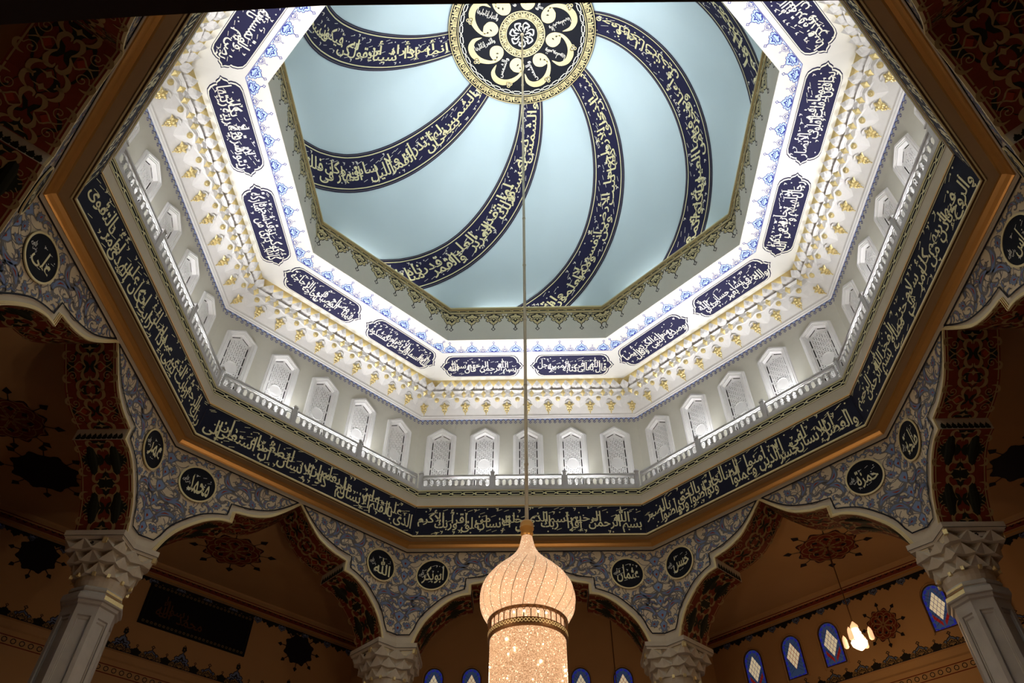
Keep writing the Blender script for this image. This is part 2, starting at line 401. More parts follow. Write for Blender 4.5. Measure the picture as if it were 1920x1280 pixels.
def arch_wall(k):
    F = Flat(side_fn(k, A0)); n, t = nt(k)
    full = [(-x, z) for x, z in ARCH[::-1]]+ARCH[1:]
    F.poly([(-HW, 9.65), (-HW, 12.74), (HW, 12.74), (HW, 9.65)]+full[::-1], 'fascia', 0)
    # back face and infill up to the ceiling
    B = Flat(side_fn(k, A1)); hb = A1*T8
    F.raw([B.fn(x, z, 0) for x, z in [(-hb, 9.65), (-hb, 16), (hb, 16), (hb, 9.65)]+full[::-1]],
          tessellate_polygon([[Vector((x, z, 0)) for x, z in [(-hb, 9.65), (-hb, 16), (hb, 16), (hb, 9.65)]+full[::-1]]]), 'ochre')
    for sg in (1, -1):
        F.face([P(k, A0, sg*3.52, 9.65), P(k, A0, sg*HW, 9.65), P(k, A1, sg*hb, 9.65), P(k, A1, sg*3.52, 9.65)], 'stone')
    if k == 270: return structure(F.build('wall_'+NAMES[k]))
    # painted field
    reg = BLUE+[(HW, 9.92), (HW, 12.70)]
    for sg in (1, -1):
        rg = [(sg*x, z) for x, z in reg]
        F.poly(rg, 'spand', .004); F.stroke(rg[:-1], .04, 'ink', .034, 1); F.stroke([(sg*HW, 12.69), (sg*.09, 12.69)], .04, 'ink', .034, 1)
    av = [(3.12, 11.88, .56)]
    reg2 = [(x, z) for x, z in reg]
    arabesque(F, reg2, 11, [('palm', .52, .40, ('greyb', 'bluea', 'red'), 30), ('lotus', .20, .36, ('bluea', 'greyb', 'red'), 12), ('palm', .36, .25, ('greyb', 'bluea', 'red'), 60), ('palm', .26, .16, ('greyb', 'bluea', 'red'), 80), ('palm', .16, .11, ('greyb', 'bluea', 'bluea'), 120)], .008, av, 900, True)
    arabesque(F, reg2, 5, [('vine', .22, .16, ('greyb',), 90)], .004, (), 60, True)
    for z in (12.3, 11.85, 11.4, 10.95, 10.5, 10.15):
        for sg in (1, -1):
            w_ = .20 if int(z*20) % 2 == 0 else .14
            F.poly([(sg*HW, z+.22), (sg*(HW-w_), z+.06), (sg*(HW-w_*.8), z-.06), (sg*HW, z-.2)], 'greyb', .012)
            F.poly([(sg*HW, z+.18), (sg*(HW-w_*.8), z+.05), (sg*(HW-w_*.6), z-.05), (sg*HW, z-.16)], 'blueb', .016)
            F.poly([(sg*HW, z+.05), (sg*(HW-.05), z), (sg*HW, z-.07)], 'red', .02)
    # stepped gold moulding along the arch edge
    def offs(d):
        o = []
        for i, (x, z) in enumerate(full):
            a = full[max(0, i-1)]; b = full[min(len(full)-1, i+1)]; dx, dz = b[0]-a[0], b[1]-a[1]; l = hypot(dx, dz) or 1
            o.append((x-dz/l*d, z+dx/l*d))
        return o
    prof = [(0, 0, 'goldp'), (0, .05, 'goldp'), (.022, .055, 'bronze'), (.03, .035, 'goldp'), (.055, .035, 'bronze'), (.06, .02, 'goldp'), (.085, .02, 'goldp'), (.09, 0, 'goldp')]
    for (d1, h1, m1), (d2, h2, m2) in zip(prof, prof[1:]):
        F.grid([[F.fn(x, z, h1) for x, z in offs(d1)], [F.fn(x, z, h2) for x, z in offs(d2)]], m1)
    # intrados
    for seg in (s1, s3):
        L = [0]
        for a, b in zip(seg, seg[1:]): L.append(L[-1]+hypot(b[0]-a[0], b[1]-a[1]))
        for sg in (1, -1):
            F.grid([[P(k, A0, -sg*x, z) for x, z in seg], [P(k, A1, -sg*x, z) for x, z in seg]], 'dred')
            def fn(x, y, off, seg=seg, L=L, sg=sg):
                x = min(max(x, 0), L[-1]-1e-4); i = max(j for j in range(len(L)-1) if L[j] <= x); f = (x-L[i])/(L[i+1]-L[i])
                a, b = seg[i], seg[i+1]; px, pz = a[0]+(b[0]-a[0])*f, a[1]+(b[1]-a[1])*f
                dx, dz = b[0]-a[0], b[1]-a[1]; l = hypot(dx, dz)
                # inward normal of the opening (towards smaller u / lower z)
                nx, nz = dz/l, -dx/l
                return P(k, A0+y, -sg*(px+nx*off), pz+nz*off)
            G = Flat(fn); D = A1-A0; LL = L[-1]; c = D/2
            for b_ in (.05, D-.05): G.stroke([(i*LL/12, b_) for i in range(13)], .03, 'tan', .004, 1)
            npan = 2 if LL > 2.2 else 1; pl = LL/npan
            for q in range(npan):
                o = q*pl
                for cx, cy, sx_, sy_ in ((pl*.5, c*.55, .34, .24), (pl*.5, D-c*.55, .34, .24), (pl*.02+.0, c, .22, .2), (pl*.98, c, .22, .2)):
                    G.poly([(o+cx+sx_*1.25*cos(a)*(.8+.2*cos(4*a)), cy+sy_*1.2*sin(a)*(.8+.2*cos(4*a))) for a in [i*pi/10 for i in range(20)] if 0 < o+cx+sx_*1.25*cos(a)*(.8+.2*cos(4*a)) < LL], 'dgreen', .004)
                for sy_ in (1, -1):
                    for sx2 in (1, -1):
                        X = o+pl/2
                        comma(G, X+sx2*.02, c+sy_*.1, 0 if sx2 > 0 else pi, .3, 'tan', .01, sy_*sx2)
                        spiral(G, X+sx2*.22, c+sy_*.42, pi/2*sy_, .12, 'tan', .008, sy_*sx2, .07)
                        comma(G, X+sx2*.3, c+sy_*.12, (.6*sy_ if sx2 > 0 else pi-.6*sy_), .3, 'tan', .01, sy_*sx2)
                        G.stroke([(X, c+sy_*.1), (X+sx2*.12, c+sy_*.25), (X, c+sy_*.4), (X+sx2*.1, c+sy_*.55)], [.01, .03, .03, .01], 'tan', .009, 3)
                        comma(G, X+sx2*pl*.33, c+sy_*.45, (2.2*sy_ if sx2 > 0 else pi-2.2*sy_), .24, 'tan', .01, -sy_*sx2)
                    G.poly([(X-.09, c+sy_*.28), (X, c+sy_*.2), (X+.09, c+sy_*.28), (X, c+sy_*.36)], 'red', .011)
                for X in (o+.12, o+pl-.12):
                    G.poly([(X-.07, c), (X-.02, c-.04), (X, c-.16), (X+.02, c-.04), (X+.07, c), (X+.02, c+.04), (X, c+.16), (X-.02, c+.04)], 'tan', .011)
            F.raw(G.v, G.f, 'tan')
            base = len(F.m)-len(G.f)
            for i, mi in enumerate(G.m): F.m[base+i] = F.mi(G.mats[mi])
    for sg in (1, -1):   # little step face of the cusp with its dark braid
        F.face([P(k, A0, sg*1.86, 11.53), P(k, A1, sg*1.86, 11.53), P(k, A1, sg*1.86, 11.2), P(k, A0, sg*1.86, 11.2)], 'fascia')
        G = Flat(lambda x, y, off: P(k, A0+x, sg*(1.86-off), y))
        for i in range(9): floret(G, .1+i*.13, 11.22, .13, .26, 'dgreen', 'ink', .004, tip=False)
        F.raw(G.v, G.f, 'dgreen')
    return structure(F.build('wall_'+NAMES[k]))
for k in NAMES: arch_wall(k)

# ------------------------------------------------------------------ rings (all eight sides in one structure each)
def ring(name, prof, sides=range(0, 360, 45)):
    """prof: list of (apothem, z, material)"""
    b = MB()
    for k in sides:
        for (a, z, m), (a2, z2, m2) in zip(prof, prof[1:]):
            b.face([P(k, a, a*T8, z), P(k, a, -a*T8, z), P(k, a2, -a2*T8, z2), P(k, a2, a2*T8, z2)], m)
    return b
b = ring('trim_1', [(9.80, 12.70, 'ink'), (9.765, 12.70, 'fascia'), (9.765, 12.80, 'fascia'), (9.74, 12.82, 'bronze'), (9.71, 12.80, 'bronze'), (9.68, 12.83, 'bronze'), (9.63, 12.90, 'bronze'), (9.56, 12.95, 'bronze'), (9.52, 12.95, 'soffit'), (9.30, 12.95, 'goldp'), (9.295, 12.925, 'goldp'), (9.265, 12.925, 'bronzed'), (9.26, 12.95, 'bronzed'), (9.235, 12.95, 'goldp'), (9.225, 12.93, 'goldp'), (9.20, 12.94, 'goldp'), (9.20, 12.99, 'goldp'), (9.245, 12.99, 'black')])
structure(b.build('trim_1'))
b = ring('trim_2', [(9.17, 14.03, 'bronzed'), (9.13, 14.03, 'bronze'), (9.13, 14.075, 'goldp'), (9.145, 14.08, 'fascia'), (9.14, 14.42, 'fascia'), (9.125, 14.42, 'cream'), (9.125, 14.45, 'black'), (9.14, 14.45, 'black'), (9.14, 14.64, 'cream'), (9.125, 14.64, 'cream'), (9.125, 14.67, 'cream'), (9.11, 14.68, 'railm'), (9.10, 14.74, 'railm'), (9.3, 14.74, 'fascia'), (10.4, 14.72, 'fascia')])
for k in (0, 45, 90, 135, 180, 225, 315):
    F = Flat(side_fn(k, 9.14)); h = 9.14*T8
    chain(F, -h, h, 14.455, 14.635, .30, .10, 'cream', .028, .006)
    i0 = len(b.f); b.raw(F.v, F.f, 'cream')
structure(b.build('trim_2'))

# ------------------------------------------------------------------ inscription bands
TEXT = {
 90: 'بسم الله الرحمن الرحيم إقرأ باسم ربك الذى خلق خلق الإنسان من علق إقرأ وربك الأكرم',
 135: 'الذى علم بالقلم علم الإنسان ما لم يعلم كلا إن الإنسان ليطغى أن راه استغنى إن إلى',
 180: 'ربك الرجعى أرأيت الذى ينهى عبدا إذا صلى أرأيت إن كان على الهدى أو أمر بالتقوى',
 45: 'والعصر إن الإنسان لفى خسر إلا الذين امنوا وعملوا الصالحات وتواصوا بالحق وتواصوا بالصبر',
 0: 'والروح فيها بإذن ربهم من كل أمر سلام هى حتى مطلع الفجر بسم الله الرحمن الرحيم',
 225: 'أرأيت إن كذب وتولى ألم يعلم بأن الله يرى كلا لئن لم ينته', 315: 'بسم الله الرحمن الرحيم إنا أنزلناه فى ليلة القدر وما أدراك ما ليلة القدر'}
BL = {90: 'facing the camera, right behind the big chandelier', 135: 'on the slope just left of the front one', 180: 'running steeply up the left side', 45: 'on the slope just right of the front one', 0: 'running steeply up the right side', 225: 'seen edge-on at the upper left rim', 315: 'seen edge-on at the upper right rim'}
for k, tx in TEXT.items():
    t = thing('inscription_band', 'black band of cream lettering, '+BL[k], 'inscription', 'inscription bands round the opening', P(k, 9.2, 0, 13))
    inv = -t.location
    f0 = side_fn(k, 9.245, 9.15, 12.97, 14.04)
    fn = lambda x, y, off, f0=f0, inv=inv: tuple(Vector(f0(x, y, off))+inv)
    h0, h1 = 9.235*T8, 9.15*T8
    F = Flat(fn); F.poly([(-h0, 12.97), (h0, 12.97), (h1, 14.04), (-h1, 14.04)], 'night', 0)
    F.build('panel', t)
    F = Flat(fn)
    for y, hh in ((13.0, h0), (14.0, h1)): F.bar3([(-hh+.03, y), (hh-.03, y)], .014, 'goldp', .002, .012)
    F.build('border', t)
    F = Flat(fn); calli(F, tx, -3.70, 3.70, 13.05, 13.97, 'cream', .006, k)
    F.build('lettering', t)

# ------------------------------------------------------------------ roundels
RT = {(90, -1): ('ابو بكر', 'nearest the big chandelier on its left'), (90, 1): ('عثمان', 'nearest the big chandelier on its right'),
      (135, 1): ('الله', 'just above the front left column capital'), (135, -1): ('محمد', 'round one nearest the lower left column'),
      (180, 1): ('عمر', 'narrow oval one above the lower left column'), (180, -1): ('على', 'big oval one at the far left edge'),
      (45, -1): ('حسن', 'just above the front right column capital'), (45, 1): ('حمزة', 'round one nearest the lower right column'),
      (0, -1): ('طلحة', 'narrow oval one above the lower right column'), (0, 1): ('عباس', 'cut by the right picture edge'),
      (225, 1): ('حسين', 'seen almost edge-on beyond the far-left corner'), (315, -1): ('زبير', 'seen almost edge-on beyond the far-right corner')}
for (k, sg), (tx, lb) in RT.items():
    t = thing('calligraphy_roundel', 'black gold-rimmed roundel, '+lb, 'roundel', 'name roundels on the spandrels', P(k, A0, -sg*3.12, 11.88))
    f0 = side_fn(k, A0); inv = -t.location
    fn = lambda x, y, off, f0=f0, inv=inv: tuple(Vector(f0(x, y, off))+inv)
    cx, cy = sg*3.12, 11.88
    F = Flat(fn); F.poly(circ(cx, cy, .52, 48), 'black', .045); c = circ(cx, cy, .53, 48)
    F.grid([[fn(x, y, 0) for x, y in c+c[:1]], [fn(x, y, .045) for x, y in c+c[:1]]], 'black'); F.build('disc', t)
    F = Flat(fn); F.bar3(circ(cx, cy, .515, 48), .045, 'goldp', .03, .03, 1, True); F.build('rim', t)
    F = Flat(fn)
    if len(tx) > 4: calli(F, tx, cx-.34, cx+.36, cy-.3, cy+.3, 'cream', .052, 3, False, True, 'silver')
    else: calli(F, tx, cx-.24, cx+.36, cy-.3, cy+.26, 'cream', .052, 4, False, True, 'silver')
    calli(F, 'رضى الله عنه', cx-.44, cx-.2, cy-.1, cy+.14, 'silver', .056, 3, True, False)
    F.build('lettering', t)

# ------------------------------------------------------------------ gallery wall with lattice windows
AW = 10.16
WINX = [-3.31, -1.655, 0, 1.655, 3.31]
OPEN = [(.37, 14.72), (.37, 17.80), (0, 18.05), (-.37, 17.80), (-.37, 14.72)]
def off_open(d, rnd=0):
    return [(.37+d, 14.72), (.37+d, 17.80+d*.35), (.37+d-.10*rnd, 17.80+d*.35+.14*rnd), (.12*rnd, 18.05+d*1.15-.05*rnd), (0, 18.05+d*1.15), (-.12*rnd, 18.05+d*1.15-.05*rnd), (-.37-d+.10*rnd, 17.80+d*.35+.14*rnd), (-.37-d, 17.80+d*.35), (-.37-d, 14.72)]
def dwall(k):
    F = Flat(side_fn(k, AW)); h = AW*T8
    pts = [(-h, 14.72)]
    loops = []
    xs = WINX if k not in (270, 225, 315) else []
    outline = [(-h, 14.72)]
    for x in xs: outline += [(x-.37, 14.72), (x-.37, 17.80), (x, 18.05), (x+.37, 17.80), (x+.37, 14.72)]
    outline += [(h, 14.72), (h, 18.76), (-h, 18.76)]
    F.poly(outline, 'wallg', 0)
    if k not in (270,):
        n = 44; p = 2*h/n
        F.stroke([(-h, 18.70), (h, 18.70)], .03, 'inkb', .006, 1)
        for i in range(n):
            x = -h+(i+.5)*p
            F.stroke([(x-p/2, 18.68), (x, 18.58), (x+p/2, 18.68)], .022, 'inkb', .007, 1)
            F.stroke([(x-.045, 18.52), (x, 18.575), (x+.045, 18.52), (x, 18.465)], .024, 'inkb', .008, 1, True)
            F.poly([(x-p*.38, 18.69), (x, 18.61), (x+p*.38, 18.69)], 'lblue', .004)
    return structure(F.build('wall_gallery_'+NAMES[k]))
for k in NAMES: dwall(k)
# one lattice window, built about its own base point then placed
def lattice_window():
    root = bpy.data.objects.new('window_1', None); COL.objects.link(root); structure(root)
    fn = lambda x, y, off: (x, -off, y)       # local: x right, -y toward the viewer
    F = Flat(fn)
    steps = [(0, -.13), (0, .008), (.03, .010), (.035, .028), (.07, .03), (.075, .055), (.12, .06), (.125, .04), (.17, .035), (.20, 0)]
    for i, ((d1, h1), (d2, h2)) in enumerate(zip(steps, steps[1:])):
        F.grid([[fn(x, y, h1) for x, y in off_open(d1, .3 if d1 else 0)], [fn(x, y, h2) for x, y in off_open(d2, .3 if d2 else 0)]], 'white')
    F.build('frame', root)
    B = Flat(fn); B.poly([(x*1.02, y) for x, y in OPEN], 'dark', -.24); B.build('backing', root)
    # pierced sheet: solid border with slots, then a field of small pierced cells
    holes = []; y = 14.8
    while y < 17.6:
        for sg in (1, -1):
            holes.append([(sg*.345, y), (sg*.308, y), (sg*.308, min(y+.34, 17.7)), (sg*.345, min(y+.34, 17.7))]); holes.append([(sg*.340, y+.372), (sg*.325, y+.354), (sg*.310, y+.372), (sg*.325, y+.390)])
        y += .42
    for sg in (1, -1): holes.append([(sg*.29, 17.835), (sg*.04, 17.995), (sg*.04, 17.96), (sg*.29, 17.80)])
    holes = [h for h in holes if max(p[1] for p in h) < 17.80 or h in holes[-2:]]
    NC = 8; cw = .57/NC; ch = .0725; y0 = 14.78; ccy = 16.62
    L = Flat(fn); tops = []
    for c in range(NC):
        xc = -.285+(c+.5)*cw; tops.append(y0+ch*int((17.90-abs(xc)*.62-.02-y0)/ch))
    loop = [(-.285, y0)]
    for c in range(NC): loop += [(-.285+c*cw, tops[c]), (-.285+(c+1)*cw, tops[c])]
    loop.append((.285, y0))
    clean = [loop[0]]
    for p in loop[1:]:
        if hypot(p[0]-clean[-1][0], p[1]-clean[-1][1]) > 1e-5: clean.append(p)
    L.poly([OPEN, clean]+holes, 'white', -.13)
    for c in range(NC):
        r = 0; y = y0
        while y < tops[c]-1e-6:
            xa = -.285+c*cw; cell = [(xa, y), (xa+cw, y), (xa+cw, y+ch), (xa, y+ch)]; xm, ym = xa+cw/2, y+ch/2
            if hypot(xm, (ym-ccy)*.85) < .20: L.poly(cell, 'white', -.13)
            else:
                sg = 1 if xm > 0 else -1; fy = (ym-y0) % .58; a = atan2(fy-.08, abs(xm)+.02)*.8+.15
                k1, k2 = (.034, .022) if (r+c) % 3 else (.018, .017)
                q = [(-k1, 0), (-k1*.2, k2), (k1*.6, k2*1.25), (k1, 0), (k1*.4, -k2*.5)]
                h = [(xm+sg*(px*cos(a)-py*sin(a)), ym+px*sin(a)+py*cos(a)) for px, py in q]
                L.poly([cell, h], 'white', -.13); L.grid([[fn(x, yy, -.13) for x, yy in h+h[:1]], [fn(x, yy, -.155) for x, yy in h+h[:1]]], 'white')
            y += ch; r += 1
    L.build('lattice', root)
    E_ = Flat(fn); E_.bar3(circ(0, ccy, .21, 28, .25), .018, 'white', -.13, .02, 1, True)
    calli(E_, 'الله', -.13, .13, ccy-.13, ccy+.13, 'white', -.115, 5, False, False)
    E_.build('medallion', root)
    return root
W0 = lattice_window(); nwin = 0
WG = {90: 'front', 45: 'front right', 135: 'front left', 0: 'right', 180: 'left'}
for k in (180, 135, 90, 45, 0):
    for x in WINX:
        o = W0 if nwin == 0 else dup(W0)
        nwin += 1; o.name = 'window_%d' % nwin
        v = P(k, AW, -x, 0); o.location = v; o.rotation_euler = (0, 0, R(k-90))

# ------------------------------------------------------------------ railings
def panel_mesh():
    F = Flat(lambda x, y, off: (x, -off, y)); w_ = 1.17
    for y, hh in ((.55, .07), (.07, .10)): F.bar3([(-w_, y), (w_, y)], hh, 'railm', -.03, .07)
    F.bar3([(-w_, .47), (w_, .47)], .02, 'railm', -.02, .05)
    for i in range(11):
        c = -w_+.11+i*(2*w_-.22)/10
        F.bar3(circ(c, .27, .145, 16), .026, 'railm', -.012, .03, 1, True)
        if i < 10:
            c2 = c+(w_-.11)/10
            F.bar3([(c2-.1, .12), (c2, .27), (c2-.1, .44)], .022, 'railm', -.014, .03, 3); F.bar3([(c2+.1, .12), (c2, .27), (c2+.1, .44)], .022, 'railm', -.014, .03, 3)
    for s_ in (1, -1): F.bar3([(s_*w_, .04), (s_*w_, .56)], .05, 'railm', -.02, .05)
    return F
def post_mesh():
    b = MB()
    b.box((0, 0, .31), (.065, 0, 0), (0, .06, 0), (0, 0, .33), 'railm'); b.box((0, 0, .66), (.085, 0, 0), (0, .08, 0), (0, 0, .02), 'railm'); b.box((0, 0, .71), (.05, 0, 0), (0, .05, 0), (0, 0, .03), 'railm')
    return b
RL = {90: 'on the side facing the camera', 135: 'on the front-left side of the gallery', 45: 'on the front-right side of the gallery', 180: 'climbing the left side of the gallery', 0: 'climbing the right side of the gallery'}
pm = qm = None
for k in (90, 135, 45, 180, 0):
    t = thing('balcony_railing', 'pale grey pierced railing with square posts, '+RL[k], 'railing', 'gallery railings', P(k, 9.17, 0, 14.74), R(k-90))
    for x in (-2.5, 0, 2.5):
        if pm is None: pm = panel_mesh().build('railing_panel', t)
        else: c = pm.copy(); COL.objects.link(c); c.parent = t; pm2 = c; c.location = (0, 0, 0)
        (pm if len(t.children) == 1 and x == -2.5 and k == 90 else t.children[-1]).location = (x, 0, 0)
    for x in ((-1.25, 1.25, -3.75, 3.75) if k in (90, 180, 0) else (-1.25, 1.25)):
        if qm is None: qm = post_mesh().build('post', t); qm.location = (x, 0, 0)
        else: c = qm.copy(); COL.objects.link(c); c.parent = t; c.location = (x, 0, 0)

# ------------------------------------------------------------------ muqarnas cornice
def cone_fn(k, a1, z1, a2, z2):
    n, t = nt(k); L = hypot(a1-a2, z2-z1); ca, sa = (a1-a2)/L, (z2-z1)/L
    def fn(x, s, off):     # s along the slope from the outer lower edge, off toward the hall
        a = a1-ca*s-sa*off; z = z1+sa*s-ca*off
        v = n*a-t*x; return (v.x, v.y, z)
    return fn, L
MQ = (10.16, 18.71, 9.03, 19.76)
def muqarnas_body(k, org):
    f0, L = cone_fn(k, *MQ)
    def hw(s): return (10.16-(10.16-9.03)*s/L)*T8
    def fn(c, s, off): # c in cells 0..10
        v = Vector(f0((c-5)/5*(hw(s)-off*.25), s, off))-org; return tuple(v)
    F = Flat(fn); m = 'white'
    prof = [(0, .0), (0, .05), (.05, .07), (.07, .045), (.13, .05), (.15, .02), (.19, .0), (.42, 0), (.95, .06), (1.3, .10)]
    for (sa, ha), (sb, hb) in zip(prof, prof[1:]): F.grid([[fn(i, sa, ha) for i in range(11)], [fn(i, sb, hb) for i in range(11)]], m)
    F.grid([[fn(i, 1.22, .10) for i in range(11)], [fn(i, 1.30, .0) for i in range(11)], [fn(i, 1.545, .0) for i in range(11)]], 'gold')
    for c in range(10):
        x = c+.5
        # big downward pointed shield with ridge fan
        T = (x, .40, .01); LL = (x-.40, .60, .0); RR = (x+.40, .60, .0); UL = (x-.47, .80, .05); UR = (x+.47, .80, .05)
        C1 = (x, .66, .15); TL = (x-.22, .86, .14); TR = (x+.22, .86, .14); C2 = (x, .84, .20); ML = (x-.25, .68, .07); MR = (x+.25, .68, .07)
        for tri in ((T, C1, ML), (T, ML, LL), (T, C1, MR), (T, MR, RR), (LL, ML, UL), (RR, MR, UR), (ML, TL, UL), (MR, TR, UR), (ML, C1, TL), (MR, C1, TR), (C1, C2, TL), (C1, C2, TR)):
            F.face([fn(*p) for p in tri], m)
        # scalloped lip under the diamonds
        lip = [(x-.5, .90, .10), (x-.35, .86, .16), (x-.2, .88, .2), (x, .93, .24), (x+.2, .88, .2), (x+.35, .86, .16), (x+.5, .90, .10)]
        F.grid([[fn(*p) for p in [(x-.5, .80, .05), (x-.4, .80, .08), (x-.22, .84, .15), (x, .86, .2), (x+.22, .84, .15), (x+.4, .80, .08), (x+.5, .80, .05)]], [fn(*p) for p in lip], [fn(p[0], 1.02, p[2]-.05) for p in lip], [fn(p[0], 1.14, p[2]+.02) for p in lip]], m)
        # small round-headed niche over each grape
        if c < 9:
            xx = c+1
            F.grid([[fn(xx+.2*cos(a), .64+.12*sin(a), .03) for a in [pi*i/6 for i in range(7)]], [fn(xx+.14*cos(a), .64+.08*sin(a), .10) for a in [pi*i/6 for i in range(7)]], [fn(xx+.10*cos(a), .64+.05*sin(a), .04) for a in [pi*i/6 for i in range(7)]]], m)
    # top row of upright leaves, two per cell
    for c in range(21):
        x = c/2; w_ = .235
        if x == 0: rng = (0, 1)
        elif x == 10: rng = (-1, 0)
        else: rng = (-1, 1)
        tip = (x, 1.515, .20); bot = (x, 1.16, .16); mid = (x, 1.30, .27)
        for sg in (-1, 1):
            if sg == -1 and rng[0] == 0 or sg == 1 and rng[1] == 0: continue
            e1 = (x+sg*w_*.62, 1.39, .19); e2 = (x+sg*w_, 1.30, .17); e3 = (x+sg*w_*.8, 1.18, .13); q = (x+sg*w_*.4, 1.28, .20); b3 = (x+sg*w_*.9, 1.12, .10)
            for tri in ((tip, e1, mid), (e1, q, mid), (e1, e2, q), (e2, e3, q), (q, e3, bot), (mid, q, bot), (bot, e3, b3)): F.face([fn(*p) for p in tri], m)
            # bracket between leaf and lip
            F.face([fn(*p) for p in ((x, 1.16, .16), (x+sg*.25, 1.12, .12), (x+sg*.25, 1.02, .16), (x, 1.04, .22))], m)
    return F, fn
def grape(fn_, m='gold'):
    """cluster built in local frame: x right, y up the slope, z toward the hall"""
    b = MB(); rnd = random.Random(4)
    for i in range(5):
        a = pi/2+i*2*pi/5; r = .20 if i in (0, 1, 4) else .15; c0 = (0, .05, .11)
        tp = (r*cos(a)*1.05, .05+r*sin(a), .02); 
        for e in (1, -1):
            a2 = a+e*.62; b.face([c0, tp, (.11*cos(a2), .05+.11*sin(a2), .03)], m)
        sph(b, .10*cos(a), .05+.10*sin(a), .06, .045, m)
    sph(b, 0, .05, .09, .06, m)
    for x, y, r in ((-.07, -.06, .045), (.07, -.06, .045), (0, -.04, .05), (-.04, -.13, .04), (.04, -.13, .04), (0, -.19, .035), (0, -.25, .025)): sph(b, x, y, .05, r, m)
    return b
def sph(b, x, y, z, r, m, n=6):
    rows = []
    for i in range(n//2+2):
        th = pi*i/(n//2+1); rows.append([(x+r*sin(th)*cos(2*pi*j/n), y+r*sin(th)*sin(2*pi*j/n), z+r*cos(th)) for j in range(n)])
    b.grid(rows, m, True)
def frame_at(fn, c, s, off):
    o = Vector(fn(c, s, off)); x = (Vector(fn(c+.05, s, off))-o).normalized(); y = (Vector(fn(c, s+.02, off))-o); y = (y-x*y.dot(x)).normalized(); z = x.cross(y)
    v = Vector(fn(c, s, off+.05))-o
    if z.dot(v) < 0: z = -z
    return Matrix(((x.x, y.x, z.x, o.x), (x.y, y.y, z.y, o.y), (x.z, y.z, z.z, o.z), (0, 0, 0, 1)))
ML = {90: 'straight ahead below the two front cartouches', 135: 'on the front-left side', 45: 'on the front-right side', 180: 'on the left side', 0: 'on the right side', 225: 'at the upper left corner', 315: 'at the upper right corner'}
gm = sm = dm = None
for k in (90, 135, 45, 180, 0, 225, 315):
    org = P(k, 9.6, 0, 18.7)
    t = thing('muqarnas_cornice', 'white stalactite cornice with gold ornaments, '+ML[k], 'cornice', 'muqarnas cornice sections', org)
    F, fn = muqarnas_body(k, org); F.build('plaster_body', t)
    if gm is None:
        gm = grape(None).build('grape_ornament', t)
        b = MB(); b.lathe([(.0, .075), (.03, .07), (.05, .05), (.075, .045), (.09, .02), (.09, 0)], 'gold', 12); sm = b.build('gold_stud', t)
        b = MB(); d = [(0, -.15, 0), (.092, 0, 0), (0, .15, 0), (-.092, 0, 0)]
        for i in range(4): b.face([d[i], d[(i+1) % 4], (0, 0, .05)], 'gold')
        b.box((0, 0, -.02), (.05, .05, 0), (-.05, .05, 0), (0, 0, .02), 'gold'); dm = b.build('gold_diamond', t)
        first = [gm, sm, dm]
    def put(src, c, s, off):
        if src in first: o = src; first.remove(src)
        else: o = src.copy(); COL.objects.link(o)
        o.parent = t; o.matrix_basis = frame_at(fn, c, s, off)
    for c in range(0 if k in (90, 180, 0) else 1, 11 if k in (90, 180, 0) else 10): put(gm, min(max(c, .0), 10), .45, .03)
    for c in range(10):
        put(sm, c+.5, .78, .19)
        for d in (-.29, .29): put(dm, c+.5+d, 1.0, .19)

# ------------------------------------------------------------------ white ring with painted border
RG = (9.03, 19.76, 7.20, 20.11)
b = MB()
for k in NAMES:
    fn, L = cone_fn(k, *RG); F = Flat(fn); h0, h1 = 9.03*T8, 7.2*T8
    F.grid([[fn(-h0, 0, 0), fn(h0, 0, 0)], [fn(-h1, L, 0), fn(h1, L, 0)]], 'ringw')
    if k != 270:
        hb = (9.03-1.83*1.30/L)*T8
        F.stroke([(-hb, 1.30), (hb, 1.30)], .016, 'inkb', .004, 1)
        p = .84
        for i in range(-4, 4):
            x = (i+.5)*p*.99
            floret(F, x, 1.32, .46, .46, 'lblue', 'inkb', .004)
            for dx in (-.42*p*1.19, ):
                if i > -4: floret(F, x-p/2, 1.32, .26, .26, 'ringw', 'inkb', .005)
            F.stroke([(x+.22, 1.38), (x+.32, 1.33), (x+p/2, 1.42)], .014, 'inkb', .004, 2); F.stroke([(x-.22, 1.38), (x-.32, 1.33), (x-p/2, 1.42)], .014, 'inkb', .004, 2)
            for sg in (1, -1): F.poly([(x+sg*.18, 1.315), (x+sg*.4, 1.315), (x+sg*.3, 1.36)], 'lblue', .003)
    i0 = len(b.m); b.raw(F.v, F.f, 'ringw')
    for i, mi in enumerate(F.m): b.m[i0+i] = b.mi(F.mats[mi])
structure(b.build('ceiling_ring'))
